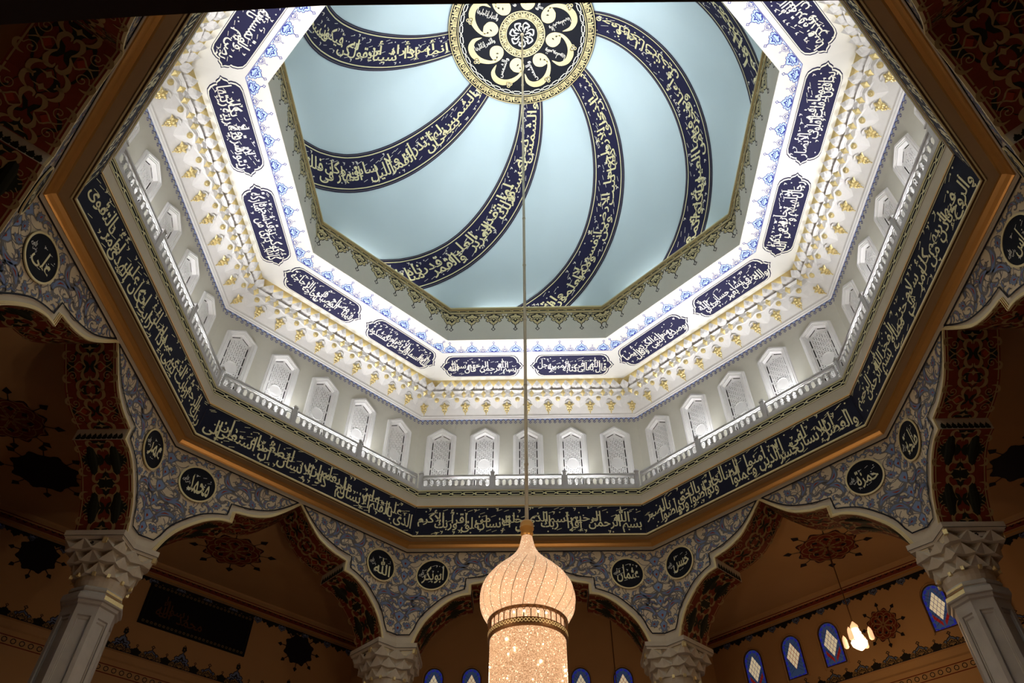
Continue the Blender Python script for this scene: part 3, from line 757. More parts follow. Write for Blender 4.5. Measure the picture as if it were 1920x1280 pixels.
# drum above it with hanging palmettes
b = MB()
for k in NAMES:
    fn = side_fn(k, 7.20, 7.27, 20.11, 21.9); F = Flat(fn); h0, h1 = 7.2*T8, 7.27*T8
    F.poly([(-h0, 20.11), (h0, 20.11), (h1, 21.66), (-h1, 21.66)], 'drum', 0)
    F.grid([[fn(-h1, z, o), fn(h1, z, o)] for z, o in ((21.64, 0), (21.64, .03), (21.68, .04), (21.70, .02), (21.84, .02))], 'goldp')
    F.grid([[fn(-h1+.02, z, o), fn(h1-.02, z, o)] for z, o in ((21.84, .02), (21.86, .08), (21.93, .09), (21.95, .05), (22.0, .05), (22.0, -.9))], 'goldp')
    if k != 270:
        F.stroke([(-h1, 21.77), (h1, 21.77)], .10, 'black', .026, 1); chain(F, -h1+.03, h1-.03, 21.70, 21.84, .26, .09, 'goldp', .022, .032)
        F.stroke([(-h1, 21.855), (h1, 21.855)], .012, 'black', .10, 1)
        for i in range(-4, 4):
            x = (i+.5)*.86*.985 if abs(i+.5) < 3 else (i+.5)*.86*.96
            if abs(x) < 2.9: floret(F, x, 21.62, .76, 1.0, 'goldp', 'ink', .004, -1)
            else:
                sg = 1 if x > 0 else -1; hh = h1-.02
                o = [(hh, 21.6), (hh-.30, 21.58), (hh-.34, 21.45), (hh-.26, 21.36), (hh-.3, 21.25), (hh-.15, 21.12), (hh-.08, 20.95), (hh, 20.75)]
                o = [(sg*a, c) for a, c in o]; F.poly(o, 'goldp', .004); F.stroke(o, .03, 'ink', .006, 1)
                F.stroke([(sg*(hh-.06), 21.5), (sg*(hh-.22), 21.42), (sg*(hh-.1), 21.3), (sg*(hh-.03), 21.15)], .05, 'ink', .008, 3)
            F.stroke([(x+.22, 21.57), (x+.34, 21.48), (x+.43, 21.6)], .05, 'goldp', .004, 2); F.stroke([(x-.22, 21.57), (x-.34, 21.48), (x-.43, 21.6)], .05, 'goldp', .004, 2)
            F.stroke([(x+.22, 21.54), (x+.34, 21.44), (x+.43, 21.56)], .02, 'ink', .006, 2); F.stroke([(x-.22, 21.54), (x-.34, 21.44), (x-.43, 21.56)], .02, 'ink', .006, 2)
    i0 = len(b.m); b.raw(F.v, F.f, 'drum')
    for i, mi in enumerate(F.m): b.m[i0+i] = b.mi(F.mats[mi])
structure(b.build('wall_drum'))

# cartouches
half = [(1.62, 0), (1.555, .05), (1.52, .12), (1.49, .16), (1.43, .17), (1.43, .24), (1.38, .36), (1.28, .46), (1.14, .495), (.6, .495), (0, .495)]
CART = half+[(-x, y) for x, y in half[-2::-1]]+[(-x, -y) for x, y in half[1:]]+[(x, -y) for x, y in half[-2:0:-1]]
CT = {(90, -1): ('بسم الله الرحمن الرحيم قال رسول الله', 'front left one, just left of the chandelier rod'), (90, 1): ('قال الله تعالى فى كتابه المبين عز وجل', 'front right one, just right of the chandelier rod'),
      (135, 1): ('الله نور السماوات والأرض مثل نوره كمشكوة', 'lower one on the front-left slope'), (135, -1): ('فيها مصباح المصباح فى زجاجة الزجاجة', 'upper one on the front-left slope'),
      (180, 1): ('كأنها كوكب درى يوقد من شجرة مباركة', 'lower one on the left side'), (180, -1): ('زيتونة لا شرقية ولا غربية يكاد زيتها', 'upper one on the left side'),
      (225, 1): ('يضىء ولو لم تمسسه نار نور على نور', 'at the upper left, cut by the dark beam'),
      (45, -1): ('وصدق رسوله النبى الكريم وقال أيضا', 'lower one on the front-right slope'), (45, 1): ('والله يرزق من يشاء بغير حساب صدق الله', 'upper one on the front-right slope'),
      (0, -1): ('رجال لا تلهيهم تجارة ولا بيع عن ذكر الله', 'lower one on the right side'), (0, 1): ('يخافون يوما تتقلب فيه القلوب والأبصار', 'upper one on the right side'),
      (315, -1): ('فى بيوت أذن الله أن ترفع ويذكر فيها', 'at the upper right, cut by the picture top')}
for (k, sg), (tx, lb) in CT.items():
    fn0, L = cone_fn(k, *RG); cx, cy = sg*1.735, .65
    org = Vector(fn0(cx, cy, 0))
    t = thing('calligraphy_cartouche', 'long navy script cartouche, '+lb, 'cartouche', 'cartouches on the white ring', org)
    fn = lambda x, y, off, fn0=fn0, org=org: tuple(Vector(fn0(x, y, off))-org)
    F = Flat(fn); sh = lambda q, d=0: [(cx+x*q, cy+y*(q-d)) for x, y in CART]
    F.poly(sh(1.0), 'navy', .012); F.poly(sh(.975, -.0), 'silver', .016); F.poly(sh(.945, .02), 'navy', .020)
    c = sh(1.0); F.grid([[fn(x, y, 0) for x, y in c+c[:1]], [fn(x, y, .012) for x, y in c+c[:1]]], 'navy')
    F.build('plaque', t)
    F = Flat(fn); calli(F, tx, cx-1.32, cx+1.32, cy-.36, cy+.36, 'silver', .026, int(k)+sg); F.build('lettering', t)

# ------------------------------------------------------------------ dome
b = MB(); n = 96; rows = []
for i in range(41):
    ph = 1.36*(1-i/40)+.0; r = 8.15*sin(ph); z = 18.5+13.5*cos(ph)
    rows.append([(r*cos(2*pi*j/n), r*sin(2*pi*j/n), z) for j in range(n)])
b.grid(rows, 'sky', True); structure(b.build('ceiling_dome', smooth=True))
RC = [(.355, 173.19, .99), (.408, 173.88, 1.05), (.46, 174.93, 1.11), (.513, 176.27, 1.17), (.566, 177.84, 1.24), (.618, 179.59, 1.30), (.673, 181.58, 1.36), (.726, 183.63, 1.41), (.779, 185.82, 1.45), (.832, 188.15, 1.48), (.885, 190.66, 1.49), (.935, 193.23, 1.50), (.988, 196.19, 1.49), (1.041, 199.46, 1.48), (1.094, 203.14, 1.47), (1.146, 207.3, 1.47), (1.199, 212.06, 1.48), (1.252, 217.52, 1.51), (1.305, 224.0, 1.53), (1.345, 229.5, 1.55)]
DT = ['إنما أمره إذا أراد شيئا أن يقول له كن فيكون فسبحان الذى بيده ملكوت كل', 'لا الشمس ينبغى لها أن تدرك القمر ولا الليل سابق النهار وكل فى فلك يسبحون',
      'والشمس تجرى لمستقر لها ذلك تقدير العزيز العليم والقمر قدرناه منازل حتى عاد', 'سبحان الذى خلق الأزواج كلها مما تنبت الأرض ومن أنفسهم ومما لا يعلمون واية لهم الليل',
      'وجعلنا فيها جنات من نخيل وأعناب وفجرنا فيها من العيون ليأكلوا من ثمره وما عملته', 'واية لهم الأرض الميتة أحييناها وأخرجنا منها حبا فمنه يأكلون',
      'وإن كل لما جميع لدينا محضرون ألم يروا كم أهلكنا قبلهم من القرون', 'أولم يروا أنا خلقنا لهم مما عملت أيدينا أنعاما فهم لها مالكون']
DL = ['topmost on the left, almost level', 'second from top on the left', 'running down from the medallion behind the rod', 'just right of the rod', 'outermost long one on the right', 'short stretch at the upper right']
def dome_pt(ph, th): return Vector((8.15*sin(ph)*cos(th), 8.15*sin(ph)*sin(th), 18.5+13.5*cos(ph)))
for q in range(6):
    cen = []
    for ph, th, w_ in RC:
        cen.append((ph, R(th-45*q)))
    pts = [dome_pt(*c) for c in cen]; Ls = [0]
    for a, c in zip(pts, pts[1:]): Ls.append(Ls[-1]+(c-a).length)
    def fn(x, y, off, q=q, cen=cen, Ls=Ls):
        """x: distance from the outer end toward the medallion (right to left text starts at the medallion), y in -1..1 across"""
        s_ = Ls[-1]-x; s_ = min(max(s_, 0), Ls[-1]-1e-5); i = max(j for j in range(len(Ls)-1) if Ls[j] <= s_); f = (s_-Ls[i])/(Ls[i+1]-Ls[i])
        ph = cen[i][0]*(1-f)+cen[i+1][0]*f; th = cen[i][1]*(1-f)+cen[i+1][1]*f; w_ = RC[i][2]*(1-f)+RC[i+1][2]*f
        p = dome_pt(ph, th); i2 = min(i+1, len(Ls)-2); i1 = max(i-1, 0)
        d1 = dome_pt(*cen[i+1])-dome_pt(*cen[i]); d0 = dome_pt(*cen[i])-dome_pt(*cen[i1]) if i1 != i else d1; d2 = dome_pt(*cen[i2+1])-dome_pt(*cen[i2])
        T_ = (d0.normalized()*(1-f)*.5+d1.normalized()+d2.normalized()*f*.5).normalized()
        N_ = Vector((p.x/8.15**2, p.y/8.15**2, (p.z-18.5)/13.5**2)).normalized()
        A_ = N_.cross(T_).normalized()
        # the upper side of the lettering is the 'a' edge (larger azimuth)
        v = p+A_*(y*w_/2)
        # drop back onto the dome, then lift inward
        e = sqrt((v.x/8.15)**2+(v.y/8.15)**2+((v.z-18.5)/13.5)**2)
        v = Vector((v.x/e, v.y/e, 18.5+(v.z-18.5)/e))
        return tuple(v-N_*(.02+off))
    sgn = 1
    F = Flat(lambda x, y, off, fn=fn: fn(x, y*sgn, off)); LT = Ls[-1]; nn = 60
    row = lambda y, off: [F.fn(LT*i/nn, y, off) for i in range(nn+1)]
    t = tag(bpy.data.objects.new('calligraphy_ribbon', None), 'curved navy script ribbon on the blue dome, '+DL[q], 'ribbon', 'spiral ribbons on the dome'); COL.objects.link(t)
    F.grid([row(-1+.1*i, 0) for i in range(21)], 'navy'); F.build('band', t, True)
    F = Flat(F.fn)
    for y in (.80, -.80): F.grid([row(y-.026, .012), row(y+.026, .012)], 'cream')
    for y in (.93, -.93): F.grid([row(y-.014, .012), row(y+.014, .012)], 'greyb')
    F.build('border', t)
    F = Flat(F.fn); calli(F, DT[q], .15, LT-.3, -.64, .64, 'cream', .014, q, m2='silver')
    F.build('lettering', t)

# dome medallion: flat disc seen from below. local x right, y up the picture (toward -Y world)
MZ = 30.93; MR = 3.06
t = thing('dome_medallion', 'big round black medallion with eight gold looped letters at the dome crown', 'medallion', None, (0, 0, MZ))
fn = lambda x, y, off: (x, -y, -off)
F = Flat(fn); F.poly(circ(0, 0, MR, 96), 'black', .05); c = circ(0, 0, MR, 96)
F.grid([[fn(x, y, -.1) for x, y in c+c[:1]], [fn(x, y, .05) for x, y in c+c[:1]]], 'black'); F.build('disc', t)
def ringfn(r0, r1):
    return lambda x, y, off: fn((r0+(r1-r0)*y)*cos(x), (r0+(r1-r0)*y)*sin(x), off)
def key(F, n, m):
    """square kufic-like key pattern in (angle, 0..1)"""
    p = 2*pi/n
    for i in range(n):
        a = i*p; g = lambda l: [(a+p*x, y) for x, y in l]
        for l in ([(.0, .05), (.0, .9), (.42, .9), (.42, .55), (.2, .55), (.2, .3), (.5, .3)], [(.1, .08), (.9, .08)], [(.58, .08), (.58, .75)], [(.74, .08), (.74, .95)], [(.9, .08), (.9, .6)]):
            l = g(l); F.key(l, m)
class KF(Flat):
    def key(s, l, m):
        for a, b in zip(l, l[1:]):
            wx, wy = s.wx, s.wy
            if abs(a[0]-b[0]) < 1e-6: s.poly([(a[0]-wx, min(a[1], b[1])-wy), (a[0]+wx, min(a[1], b[1])-wy), (a[0]+wx, max(a[1], b[1])+wy), (a[0]-wx, max(a[1], b[1])+wy)], m, .06)
            else: s.poly([(min(a[0], b[0]), a[1]-wy), (max(a[0], b[0]), a[1]-wy), (max(a[0], b[0]), a[1]+wy), (min(a[0], b[0]), a[1]+wy)], m, .06)
F = KF(ringfn(2.72, 2.98)); F.wx, F.wy = .0085, .06; key(F, 44, 'goldp'); G = F
F = Flat(fn); F.v, F.f, F.m, F.mats = G.v, G.f, G.m, G.mats
F.bar3(circ(0, 0, 3.03, 96), .03, 'goldp', .05, .012, 1, True); F.bar3(circ(0, 0, 2.66, 96), .03, 'goldp', .05, .012, 1, True)
F.build('outer_key_border', t)
F = Flat(ringfn(2.46, 2.60)); nl = 36
for i in range(nl):
    a = 2*pi*i/nl; p = 2*pi/nl
    F.stroke([(a+p*.1, .5), (a+p*.25, .9), (a+p*.6, .9), (a+p*.75, .5), (a+p*.6, .1), (a+p*.25, .1)], 1, 'silver', .056, 1, True) if False else None
    for sg in (1, -1):
        Q = [(a-p*.05, .5), (a+p*.15, .5+sg*.42), (a+p*.6, .5+sg*.42), (a+p*.8, .5), (a+p*.95, .5-sg*.35)]
        for (xa, ya), (xb, yb) in zip(Q, Q[1:]):
            F.poly([(xa, ya-.13), (xa, ya+.13), (xb, yb+.13), (xb, yb-.13)] if abs(xb-xa) > .01 else [(xa, ya-.1), (xa+.01, ya), (xb, yb)], 'silver', .056)
F.build('chain_border', t)
F = KF(ringfn(.70, .90)); F.wx, F.wy = .024, .06; key(F, 16, 'goldp'); G = F
F = Flat(fn); F.v, F.f, F.m, F.mats = G.v, G.f, G.m, G.mats
F.bar3(circ(0, 0, .935, 64), .035, 'goldp', .05, .012, 1, True); F.bar3(circ(0, 0, .66, 64), .035, 'goldp', .05, .012, 1, True); F.build('inner_key_border', t)
# eight looped letters
px = [(930, 800), (905, 795), (860, 772), (825, 735), (835, 690), (880, 676), (922, 705), (940, 770), (905, 850), (810, 915), (705, 928), (625, 885), (598, 805), (640, 718)]
wp = [4, 44, 74, 62, 50, 66, 56, 34, 34, 56, 72, 66, 44, 4]
sc_ = MR/827
for i in range(8):
    a = -i*pi/4
    q = [((x-943)*sc_, -(y-380)*sc_) for x, y in px]; q = [(x*cos(a)-y*sin(a), x*sin(a)+y*cos(a)) for x, y in q]
    F = Flat(fn); F.stroke(q, [w_*sc_ for w_ in wp], 'goldp', .055, 4); 
    hd = [(880+46*cos(b_), 728+38*sin(b_)) for b_ in [2*pi*j/16 for j in range(16)]]; dr = [(872, 742), (880, 722), (900, 712), (896, 732)]
    tr = lambda L_: [(x*cos(a)-y*sin(a), x*sin(a)+y*cos(a)) for x, y in [((x-943)*sc_, -(y-380)*sc_) for x, y in L_]]
    F.poly(tr(hd), 'goldp', .056); F.poly(tr(dr), 'black', .06); F.build('looped_letter', t)
F = Flat(fn)
for i, wd in enumerate(['والشمس', 'والقمر إذا تليها', 'والنهار إذا جليها', 'واليل إذا', 'والسماء وما', 'والأرض وما طحيها', 'ونفس وما سويها', 'والشمس']):
    a = -i*pi/4; base = ((700-943)*sc_, -(775-380)*sc_); ang = atan2(base[1], base[0])+a; r = hypot(*base)*.94
    G = Flat(lambda x, y, off: fn(r*cos(ang)+x*cos(ang+pi/2+1.75)-y*sin(ang+pi/2+1.75), r*sin(ang)+x*sin(ang+pi/2+1.75)+y*cos(ang+pi/2+1.75), off))
    calli(G, wd, -.45, .45, -.15, .15, 'silver', .06, i, False, False); F.raw(G.v, G.f, 'silver')
for i in range(8):
    a = R(2)+pi/8-i*pi/4+.08; r = 2.22
    for j in range(3):
        b_ = a+j*2*pi/3; F.stroke(circ(r*cos(a)+.075*cos(b_), r*sin(a)+.075*sin(b_), .06, 10), .03, 'goldp', .055, 1, True)
        F.poly(circ(r*cos(a)+.05*cos(b_), r*sin(a)+.05*sin(b_), .025, 6), 'silver', .06)
rnd = random.Random(8)
for i in range(7):
    a = i*2*pi/7; Q = lambda r, d: (r*cos(a+d), r*sin(a+d))
    F.stroke([Q(.12, 0), Q(.3, .2), Q(.45, -.1), Q(.5, .35), Q(.38, .6)], [.02, .07, .05, .07, .02], 'silver', .056, 4)
    F.stroke([Q(.2, .5), Q(.42, .55)], .04, 'silver', .056, 1); F.poly(circ(*Q(.33, .75), .03, 6), 'silver', .056)
F.build('small_lettering', t)

# ------------------------------------------------------------------ columns
def column(v, label):
    """v: vertex angle"""
    k1, k2 = v-22.5, v+22.5
    t = thing('column', label, 'column', 'columns carrying the arches', Vector((11.1*cos(R(v)), 11.1*sin(R(v)), -1.6)))
    org = t.location.copy(); cx, cy = org.x, org.y
    a0, a1 = A0-.06, A1+.15; f = 3.40
    # plan polygon of the abacus
    def plan(g):
        vo = Vector((a0/cos(pi/8)*cos(R(v)), a0/cos(pi/8)*sin(R(v)), 0)); vi = Vector((a1/cos(pi/8)*cos(R(v)), a1/cos(pi/8)*sin(R(v)), 0))
        pts = [P(k1, a0, f, 0), vo, P(k2, a0, -f, 0), P(k2, a1, -f, 0), vi, P(k1, a1, f, 0)]
        c = Vector((cx, cy, 0)); return [c+(p-c)*g-org*0 for p in pts]
    def ringz(pl, z): return [(p.x-cx, p.y-cy, z-org.z) for p in pl]
    b = MB(); r = [ringz(plan(1), 9.66), ringz(plan(1.0), 9.52), ringz(plan(.955), 9.48), ringz(plan(.955), 9.45)]
    b.grid(r[:1]+r[1:], 'stone', True); b.face(ringz(plan(1), 9.66), 'stone'); b.face(ringz(plan(.955), 9.45), 'stone')
    ab = b.build('abacus', t)
    b = MB(); b.grid([ringz(plan(1.004), 9.525), ringz(plan(1.004), 9.51)], 'ink', True); b.build('dark_line', ab)
    # capital: stalactite tiers
    top = plan(.93); rb = .57
    def outline(tt, n=24):
        # sample hexagon perimeter and blend to circle
        L = [0]; m_ = len(top)
        for i in range(m_): L.append(L[-1]+(top[(i+1) % m_]-top[i]).length)
        out = []
        a00 = atan2(top[0].y-cy, top[0].x-cx)
        for j in range(n):
            s_ = L[-1]*j/n; i = max(q for q in range(m_) if L[q] <= s_+1e-9); p = top[i].lerp(top[(i+1) % m_], (s_-L[i])/(L[i+1]-L[i]))
            ang = atan2(p.y-cy, p.x-cx); c = Vector((cx+rb*cos(ang), cy+rb*sin(ang), 0))
            out.append((p.lerp(c, tt), Vector((cos(ang), sin(ang), 0))))
        return out
    b = MB(); zs = [9.46, 9.19, 8.91, 8.62]; tt = [0, .36, .70, 1.0]; n = 24
    gold = []
    for i in range(3):
        O = outline(tt[i], n); Q = outline(min(1, tt[i]+.10), n); I = outline(tt[i+1], n); z0, z1 = zs[i], zs[i+1]
        ph = i % 2
        V = lambda p, d, o, z: (p.x+d.x*o-cx, p.y+d.y*o-cy, z-org.z)
        for j in range(ph, n+ph, 2):
            A_ = O[j % n]; N_ = O[(j+1) % n]; B_ = O[(j+2) % n]; Cb = Q[(j+1) % n]; Ab = Q[j % n]; Bb = Q[(j+2) % n]
            va = V(*A_, .035, z0); vb = V(*B_, .035, z0); vn = V(*N_, -.15, z0); vc = V(*Cb, .06, z1+.02); ab_ = V(*Ab, .0, z1); bb_ = V(*Bb, .0, z1)
            vm = V(*N_, -.07, (z0+z1)/2)
            b.face([va, vn, vm], 'stone'); b.face([vn, vb, vm], 'stone'); b.face([va, vm, vc], 'stone'); b.face([vm, vb, vc], 'stone')
            b.face([va, vc, ab_], 'stone'); b.face([vb, bb_, vc], 'stone')
            # underside back to the next tier
            ii = I[j % n]; i1 = I[(j+1) % n]; i2 = I[(j+2) % n]
            b.face([ab_, vc, V(*i1, -.1, z1), V(*ii, -.1, z1)], 'stone'); b.face([vc, bb_, V(*i2, -.1, z1), V(*i1, -.1, z1)], 'stone')
            if (i == 2) or (i == 0 and j % 6 == 0): gold.append((Ab if i == 2 else A_, z1 if i == 2 else z0-.06, .035 if i == 2 else .05))
    core = [[(p.x-d.x*.10-cx, p.y-d.y*.10-cy, zs[i]-org.z) for p, d in outline(tt[i], n)] for i in range(4)]
    b.grid(core, 'stone', True)
    b.lathe([(.50, 8.64-org.z), (.57, 8.62-org.z), (.56, 8.50-org.z), (.52, 8.38-org.z), (.50, 8.34-org.z)], 'stone', 32)
    cp = b.build('capital', t)
    for (p, d), z, s_ in gold:
        g = MB(); c = Vector((p.x+d.x*.02-cx, p.y+d.y*.02-cy, z-org.z)); g.box(c, d*s_, Vector((-d.y, d.x, 0))*s_, (0, 0, s_*1.2), 'gold'); g.build('gold_block', cp)
    # little plaques on the two hall faces and the left/right reveal
    for kk, sgn_ in ((k1, 1), (k2, -1)):
        for a_, u_, nn_, tt_ in ((a0+.07, sgn_*3.72, nt(kk)[0]*-1, nt(kk)[1]),):
            c = P(kk, a_, u_, 9.37); g = MB(); loc = Vector((c.x-cx, c.y-cy, c.z-org.z)); g.box(loc, tt_*.13, nn_*.02, (0, 0, .07), 'fascia'); g.box(loc+nn_*.02, tt_*.11, nn_*.004, (0, 0, .004), 'goldp')
            g.box(loc+nn_*.02+Vector((0, 0, .055)), tt_*.12, nn_*.004, (0, 0, .006), 'goldp'); g.box(loc+nn_*.02-Vector((0, 0, .055)), tt_*.12, nn_*.004, (0, 0, .006), 'goldp'); g.build('plaque', cp)
        c = P(kk, (a0+a1)/2, sgn_*(f+.10), 9.36); nn_ = nt(kk)[1]*(-sgn_); tt_ = nt(kk)[0]; loc = Vector((c.x-cx, c.y-cy, c.z-org.z)); g = MB()
        g.box(loc, tt_*.26, nn_*.03, (0, 0, .08), 'fascia')
        for e in (-.065, .065): g.box(loc+nn_*.032+Vector((0, 0, e)), tt_*.25, nn_*.004, (0, 0, .006), 'ink')
        for e in (-.245, .245): g.box(loc+nn_*.032+tt_*e, tt_*.006, nn_*.004, (0, 0, .07), 'ink')
        for e in range(5): g.box(loc+nn_*.033+tt_*.028*cos(e*1.257)+Vector((0, 0, .028*sin(e*1.257))), tt_*.015, nn_*.004, (0, 0, .015), 'ink')
        g.build('plaque', cp)
    # collar and panelled octagonal shaft
    def octz(r_, z, dz=0): return [(r_*cos(R(v+22.5+45*i)), r_*sin(R(v+22.5+45*i)), z-org.z) for i in range(8)]
    b = MB(); b.grid([octz(q, z) for q, z in ((.47, 8.36), (.60, 8.36), (.63, 8.30), (.63, 8.26), (.60, 8.24), (.70, 8.16), (.715, 8.06), (.715, 8.02), (.665, 8.0), (.65, 7.94), (.59, 7.90))], 'shaft', True)
    co = b.build('collar', t)
    g = MB()
    va = R(v+180); 
    for q0, z0, q1, z1, m_ in ((.64, 8.31, .64, 8.255, 'gold'), (.612, 8.235, .705, 8.165, 'bronze'), (.718, 8.15, .727, 8.05, 'gold')):
        pa = [(q*cos(va+s_*pi/8), q*sin(va+s_*pi/8)) for q, s_ in ((q0, -1), (q0, 1), (q1, 1), (q1, -1))]
        g.face([(pa[0][0], pa[0][1], z0-org.z), (pa[1][0], pa[1][1], z0-org.z), (pa[2][0], pa[2][1], z1-org.z), (pa[3][0], pa[3][1], z1-org.z)], m_)
    g.build('gold_strip', co)
    b = MB(); rs = .605
    for i in range(8):
        aa = R(v+45*i); n_ = Vector((cos(aa), sin(aa), 0)); t_ = Vector((-sin(aa), cos(aa), 0)); ap = rs*cos(pi/8); hw = rs*sin(pi/8)
        pt = lambda u, o, z: tuple(n_*(ap-o)+t_*u+Vector((0, 0, z-org.z)))
        z0, z1 = -1.6, 7.92; zi0, zi1 = -1.0, 7.68
        for (u0, u1, o0, o1, zz0, zz1) in ((hw, hw*.62, 0, 0, 0, .24), (hw*.62, hw*.60, 0, .04, .24, .26), (hw*.60, hw*.50, .04, .035, .26, .31), (hw*.50, hw*.46, .035, .06, .31, .34)):
            for sg in (1, -1): b.face([pt(sg*u0, o0, z0), pt(sg*u1, o1, z0), pt(sg*u1, o1, z1-zz1), pt(sg*u0, o0, z1-zz0)], 'shaft')
            b.face([pt(-u0, o0, z1-zz0), pt(u0, o0, z1-zz0), pt(u1, o1, z1-zz1), pt(-u1, o1, z1-zz1)], 'shaft')
        b.face([pt(-hw*.46, .06, z0), pt(hw*.46, .06, z0), pt(hw*.46, .06, z1-.34), pt(-hw*.46, .06, z1-.34)], 'shaft')
    b.build('shaft', t)
for v, lb in ((112.5, 'carved stone column capital just left of the big chandelier'), (67.5, 'carved stone column capital just right of the big chandelier'),
              (157.5, 'tall grey octagonal column with carved capital in the lower left corner'), (22.5, 'tall grey octagonal column with carved capital in the lower right corner'),
              ): column(v, lb)

# ------------------------------------------------------------------ ambulatory: walls, ceiling, floor
AO = 17.0; HO = AO*T8; ZC = 13.0; ZN = 15.8
b = MB()
for k in NAMES:
    z = ZN if k == 90 else ZC
    b.face([P(k, 10.9, 10.9*T8, z), P(k, 10.9, -10.9*T8, z), P(k, AO, -HO, z), P(k, AO, HO, z)], 'ochre')
    if k == 90:
        for sg in (1, -1): b.face([P(k, 10.9, sg*10.9*T8, z), P(k, AO, sg*HO, z), P(k, AO, sg*HO, ZC), P(k, 10.9, sg*10.9*T8, ZC)], 'ochre')
structure(b.build('ceiling'))
def star(F, cx, cy, r, off, sy=1, dk=False, rot=0):
    o = []
    for i in range(64):
        a = 2*pi*i/64; q = r*(.62+.05*cos(8*a)+.02*cos(16*a)); o.append((cx+q*cos(a+rot), cy+q*sin(a+rot)*sy))
    F.poly([(cx+(x-cx)*1.05, cy+(y-cy)*1.05) for x, y in o], 'ink', off); F.poly(o, 'dred' if not dk else 'ink', off+.004)
    for i in range(8):
        a = i*pi/4+rot+pi/8; ux, uy = cos(a), sin(a); X = lambda d, e: (cx+r*(ux*d-uy*e), cy+r*(uy*d+ux*e)*sy)
        F.stroke([X(.62, 0), X(.78, 0)], .03, 'ink', off+.002, 1)
        F.poly([X(.78, 0), X(.86, .09), X(1.0, 0), X(.86, -.09)], 'ink', off+.002)
        if not dk:
            for e in (1, -1):
                F.stroke([X(.04, 0), X(.16, e*.05), X(.24, e*.12), X(.36, e*.10), X(.42, e*.02)], [.015*r, .03*r, .03*r, .03*r, .015*r], 'tan', off+.008, 3)
                F.stroke([X(.56, 0), X(.52, e*.1), X(.42, e*.17), X(.40, e*.12)], .022*r, 'tan', off+.008, 3)
                F.stroke([X(.62, e*.02), X(.58, e*.16), X(.6, e*.25)], .02*r, 'tan', off+.006, 2)
            F.poly([X(.28, .02), X(.36, .09), X(.44, .02), X(.36, -.05)], 'ink', off+.007)
def cfn(x, y, off): return (x, y, ZC-off)
for i, (x, y, r, dk) in enumerate([(9.88, 10.16, 1.45, False), (-10.0, 10.1, 1.45, False), (-14.31, 5.57, 1.4, True), (-14.12, 3.14, 1.4, False), (14.31, 5.57, 1.4, True), (12.6, 7.2, .9, True)]):
    if i == 5: continue
    F = Flat(cfn); star(F, x, y, r, .006, 1, dk, R(45 if x > 0 else 135)); structure(F.build('ceiling_rosette'))
def outer_wall(k):
    top = ZN if k == 90 else ZC
    F = Flat(side_fn(k, AO)); fn = F.fn
    F.poly([(-HO, -1.6), (HO, -1.6), (HO, top), (-HO, top)], 'ochre', 0)
    zt = top-.12
    # cornice with braid and hanging border
    F.grid([[fn(-HO, z, o), fn(HO, z, o)] for z, o in ((zt+.12, .34), (zt+.06, .32), (zt, .22), (zt-.05, .22), (zt-.20, .12), (zt-.24, .14), (zt-.29, .14), (zt-.31, .0))], 'ochre')
    F.grid([[fn(-HO, zt-.02, .235), fn(HO, zt-.02, .235)], [fn(-HO, zt-.19, .135), fn(HO, zt-.19, .135)]], 'dred')
    F.stroke([(-HO, zt-.265), (HO, zt-.265)], .04, 'bronze', .146, 1)
    for i in range(int(HO*2/.22)):
        x = -HO+.11+i*.22; F.stroke([(x-.11, zt-.14), (x, zt-.05), (x+.11, zt-.14)], .025, 'ink', .20, 2)
    n_ = int(2*HO/.5); p = 2*HO/n_
    F.stroke([(-HO, zt-.34), (HO, zt-.34)], .05, 'ink', .006, 1)
    for i in range(n_):
        x = -HO+(i+.5)*p; floret(F, x, zt-.33, .34, .34, 'bluea' if i % 2 else 'dgreen', 'ink', .008, -1, False); floret(F, x+p/2, zt-.33, .2, .2, 'dgreen', 'ink', .006, -1, False)
    # lower crest border on its ledge
    if k != 90:
        zb = 10.02
        F.stroke([(-HO, zb), (HO, zb)], .06, 'greyb', .006, 1)
        F.grid([[fn(-HO, z, o), fn(HO, z, o)] for z, o in ((zb-.03, 0), (zb-.05, .10), (zb-.12, .14), (zb-.2, .10), (zb-.3, .06), (zb-.34, 0))], 'ochre')
        n_ = int(2*HO/.95); p = 2*HO/n_
        for i in range(n_):
            x = -HO+(i+.5)*p; tall = .95 if (k in (135, 180) and i % 2) else .55
            floret(F, x, zb, .62, tall*.8, 'bluea', 'ink', .006); floret(F, x, zb, .40, .34, 'tan', 'ink', .012, tip=False)
            floret(F, x+p/2, zb, .46, .34, 'dgreen', 'ink', .008); floret(F, x+p/4, zb, .26, .24, 'tan', 'ink', .012, tip=False)
            floret(F, x-p/4, zb, .26, .24, 'tan', 'ink', .012, tip=False)
            if tall > .6: flower(F, x, zb+.62, .08, 'dgreen', 'ink', 'tan', .012)
        for i in range(int(HO*2/.25)):
            x = -HO+.12+i*.25; F.stroke(circ(x, zb-.62, .07, 8), .025, 'ink', .006, 1, True)
        F.stroke([(-HO, zb-.5), (HO, zb-.5)], .03, 'dred', .006, 1); F.stroke([(-HO, zb-.75), (HO, zb-.75)], .03, 'dred', .006, 1)
    if k == 45: star(F, -.32, 11.3, .78, .008, 1, False, pi/8)
    if k == 135: star(F, 4.65, 11.9, .9, .008, .9, True, pi/8); star(F, -4.9, 12.0, .9, .008, .9, True, pi/8)
    structure(F.build('wall_outer_'+NAMES[k]))
for k in NAMES: outer_wall(k)
b = MB(); b.face([P(k, AO/cos(pi/8), 0, -1.6) for k in [22.5+45*i for i in range(8)]], 'floor'); structure(b.build('floor'))

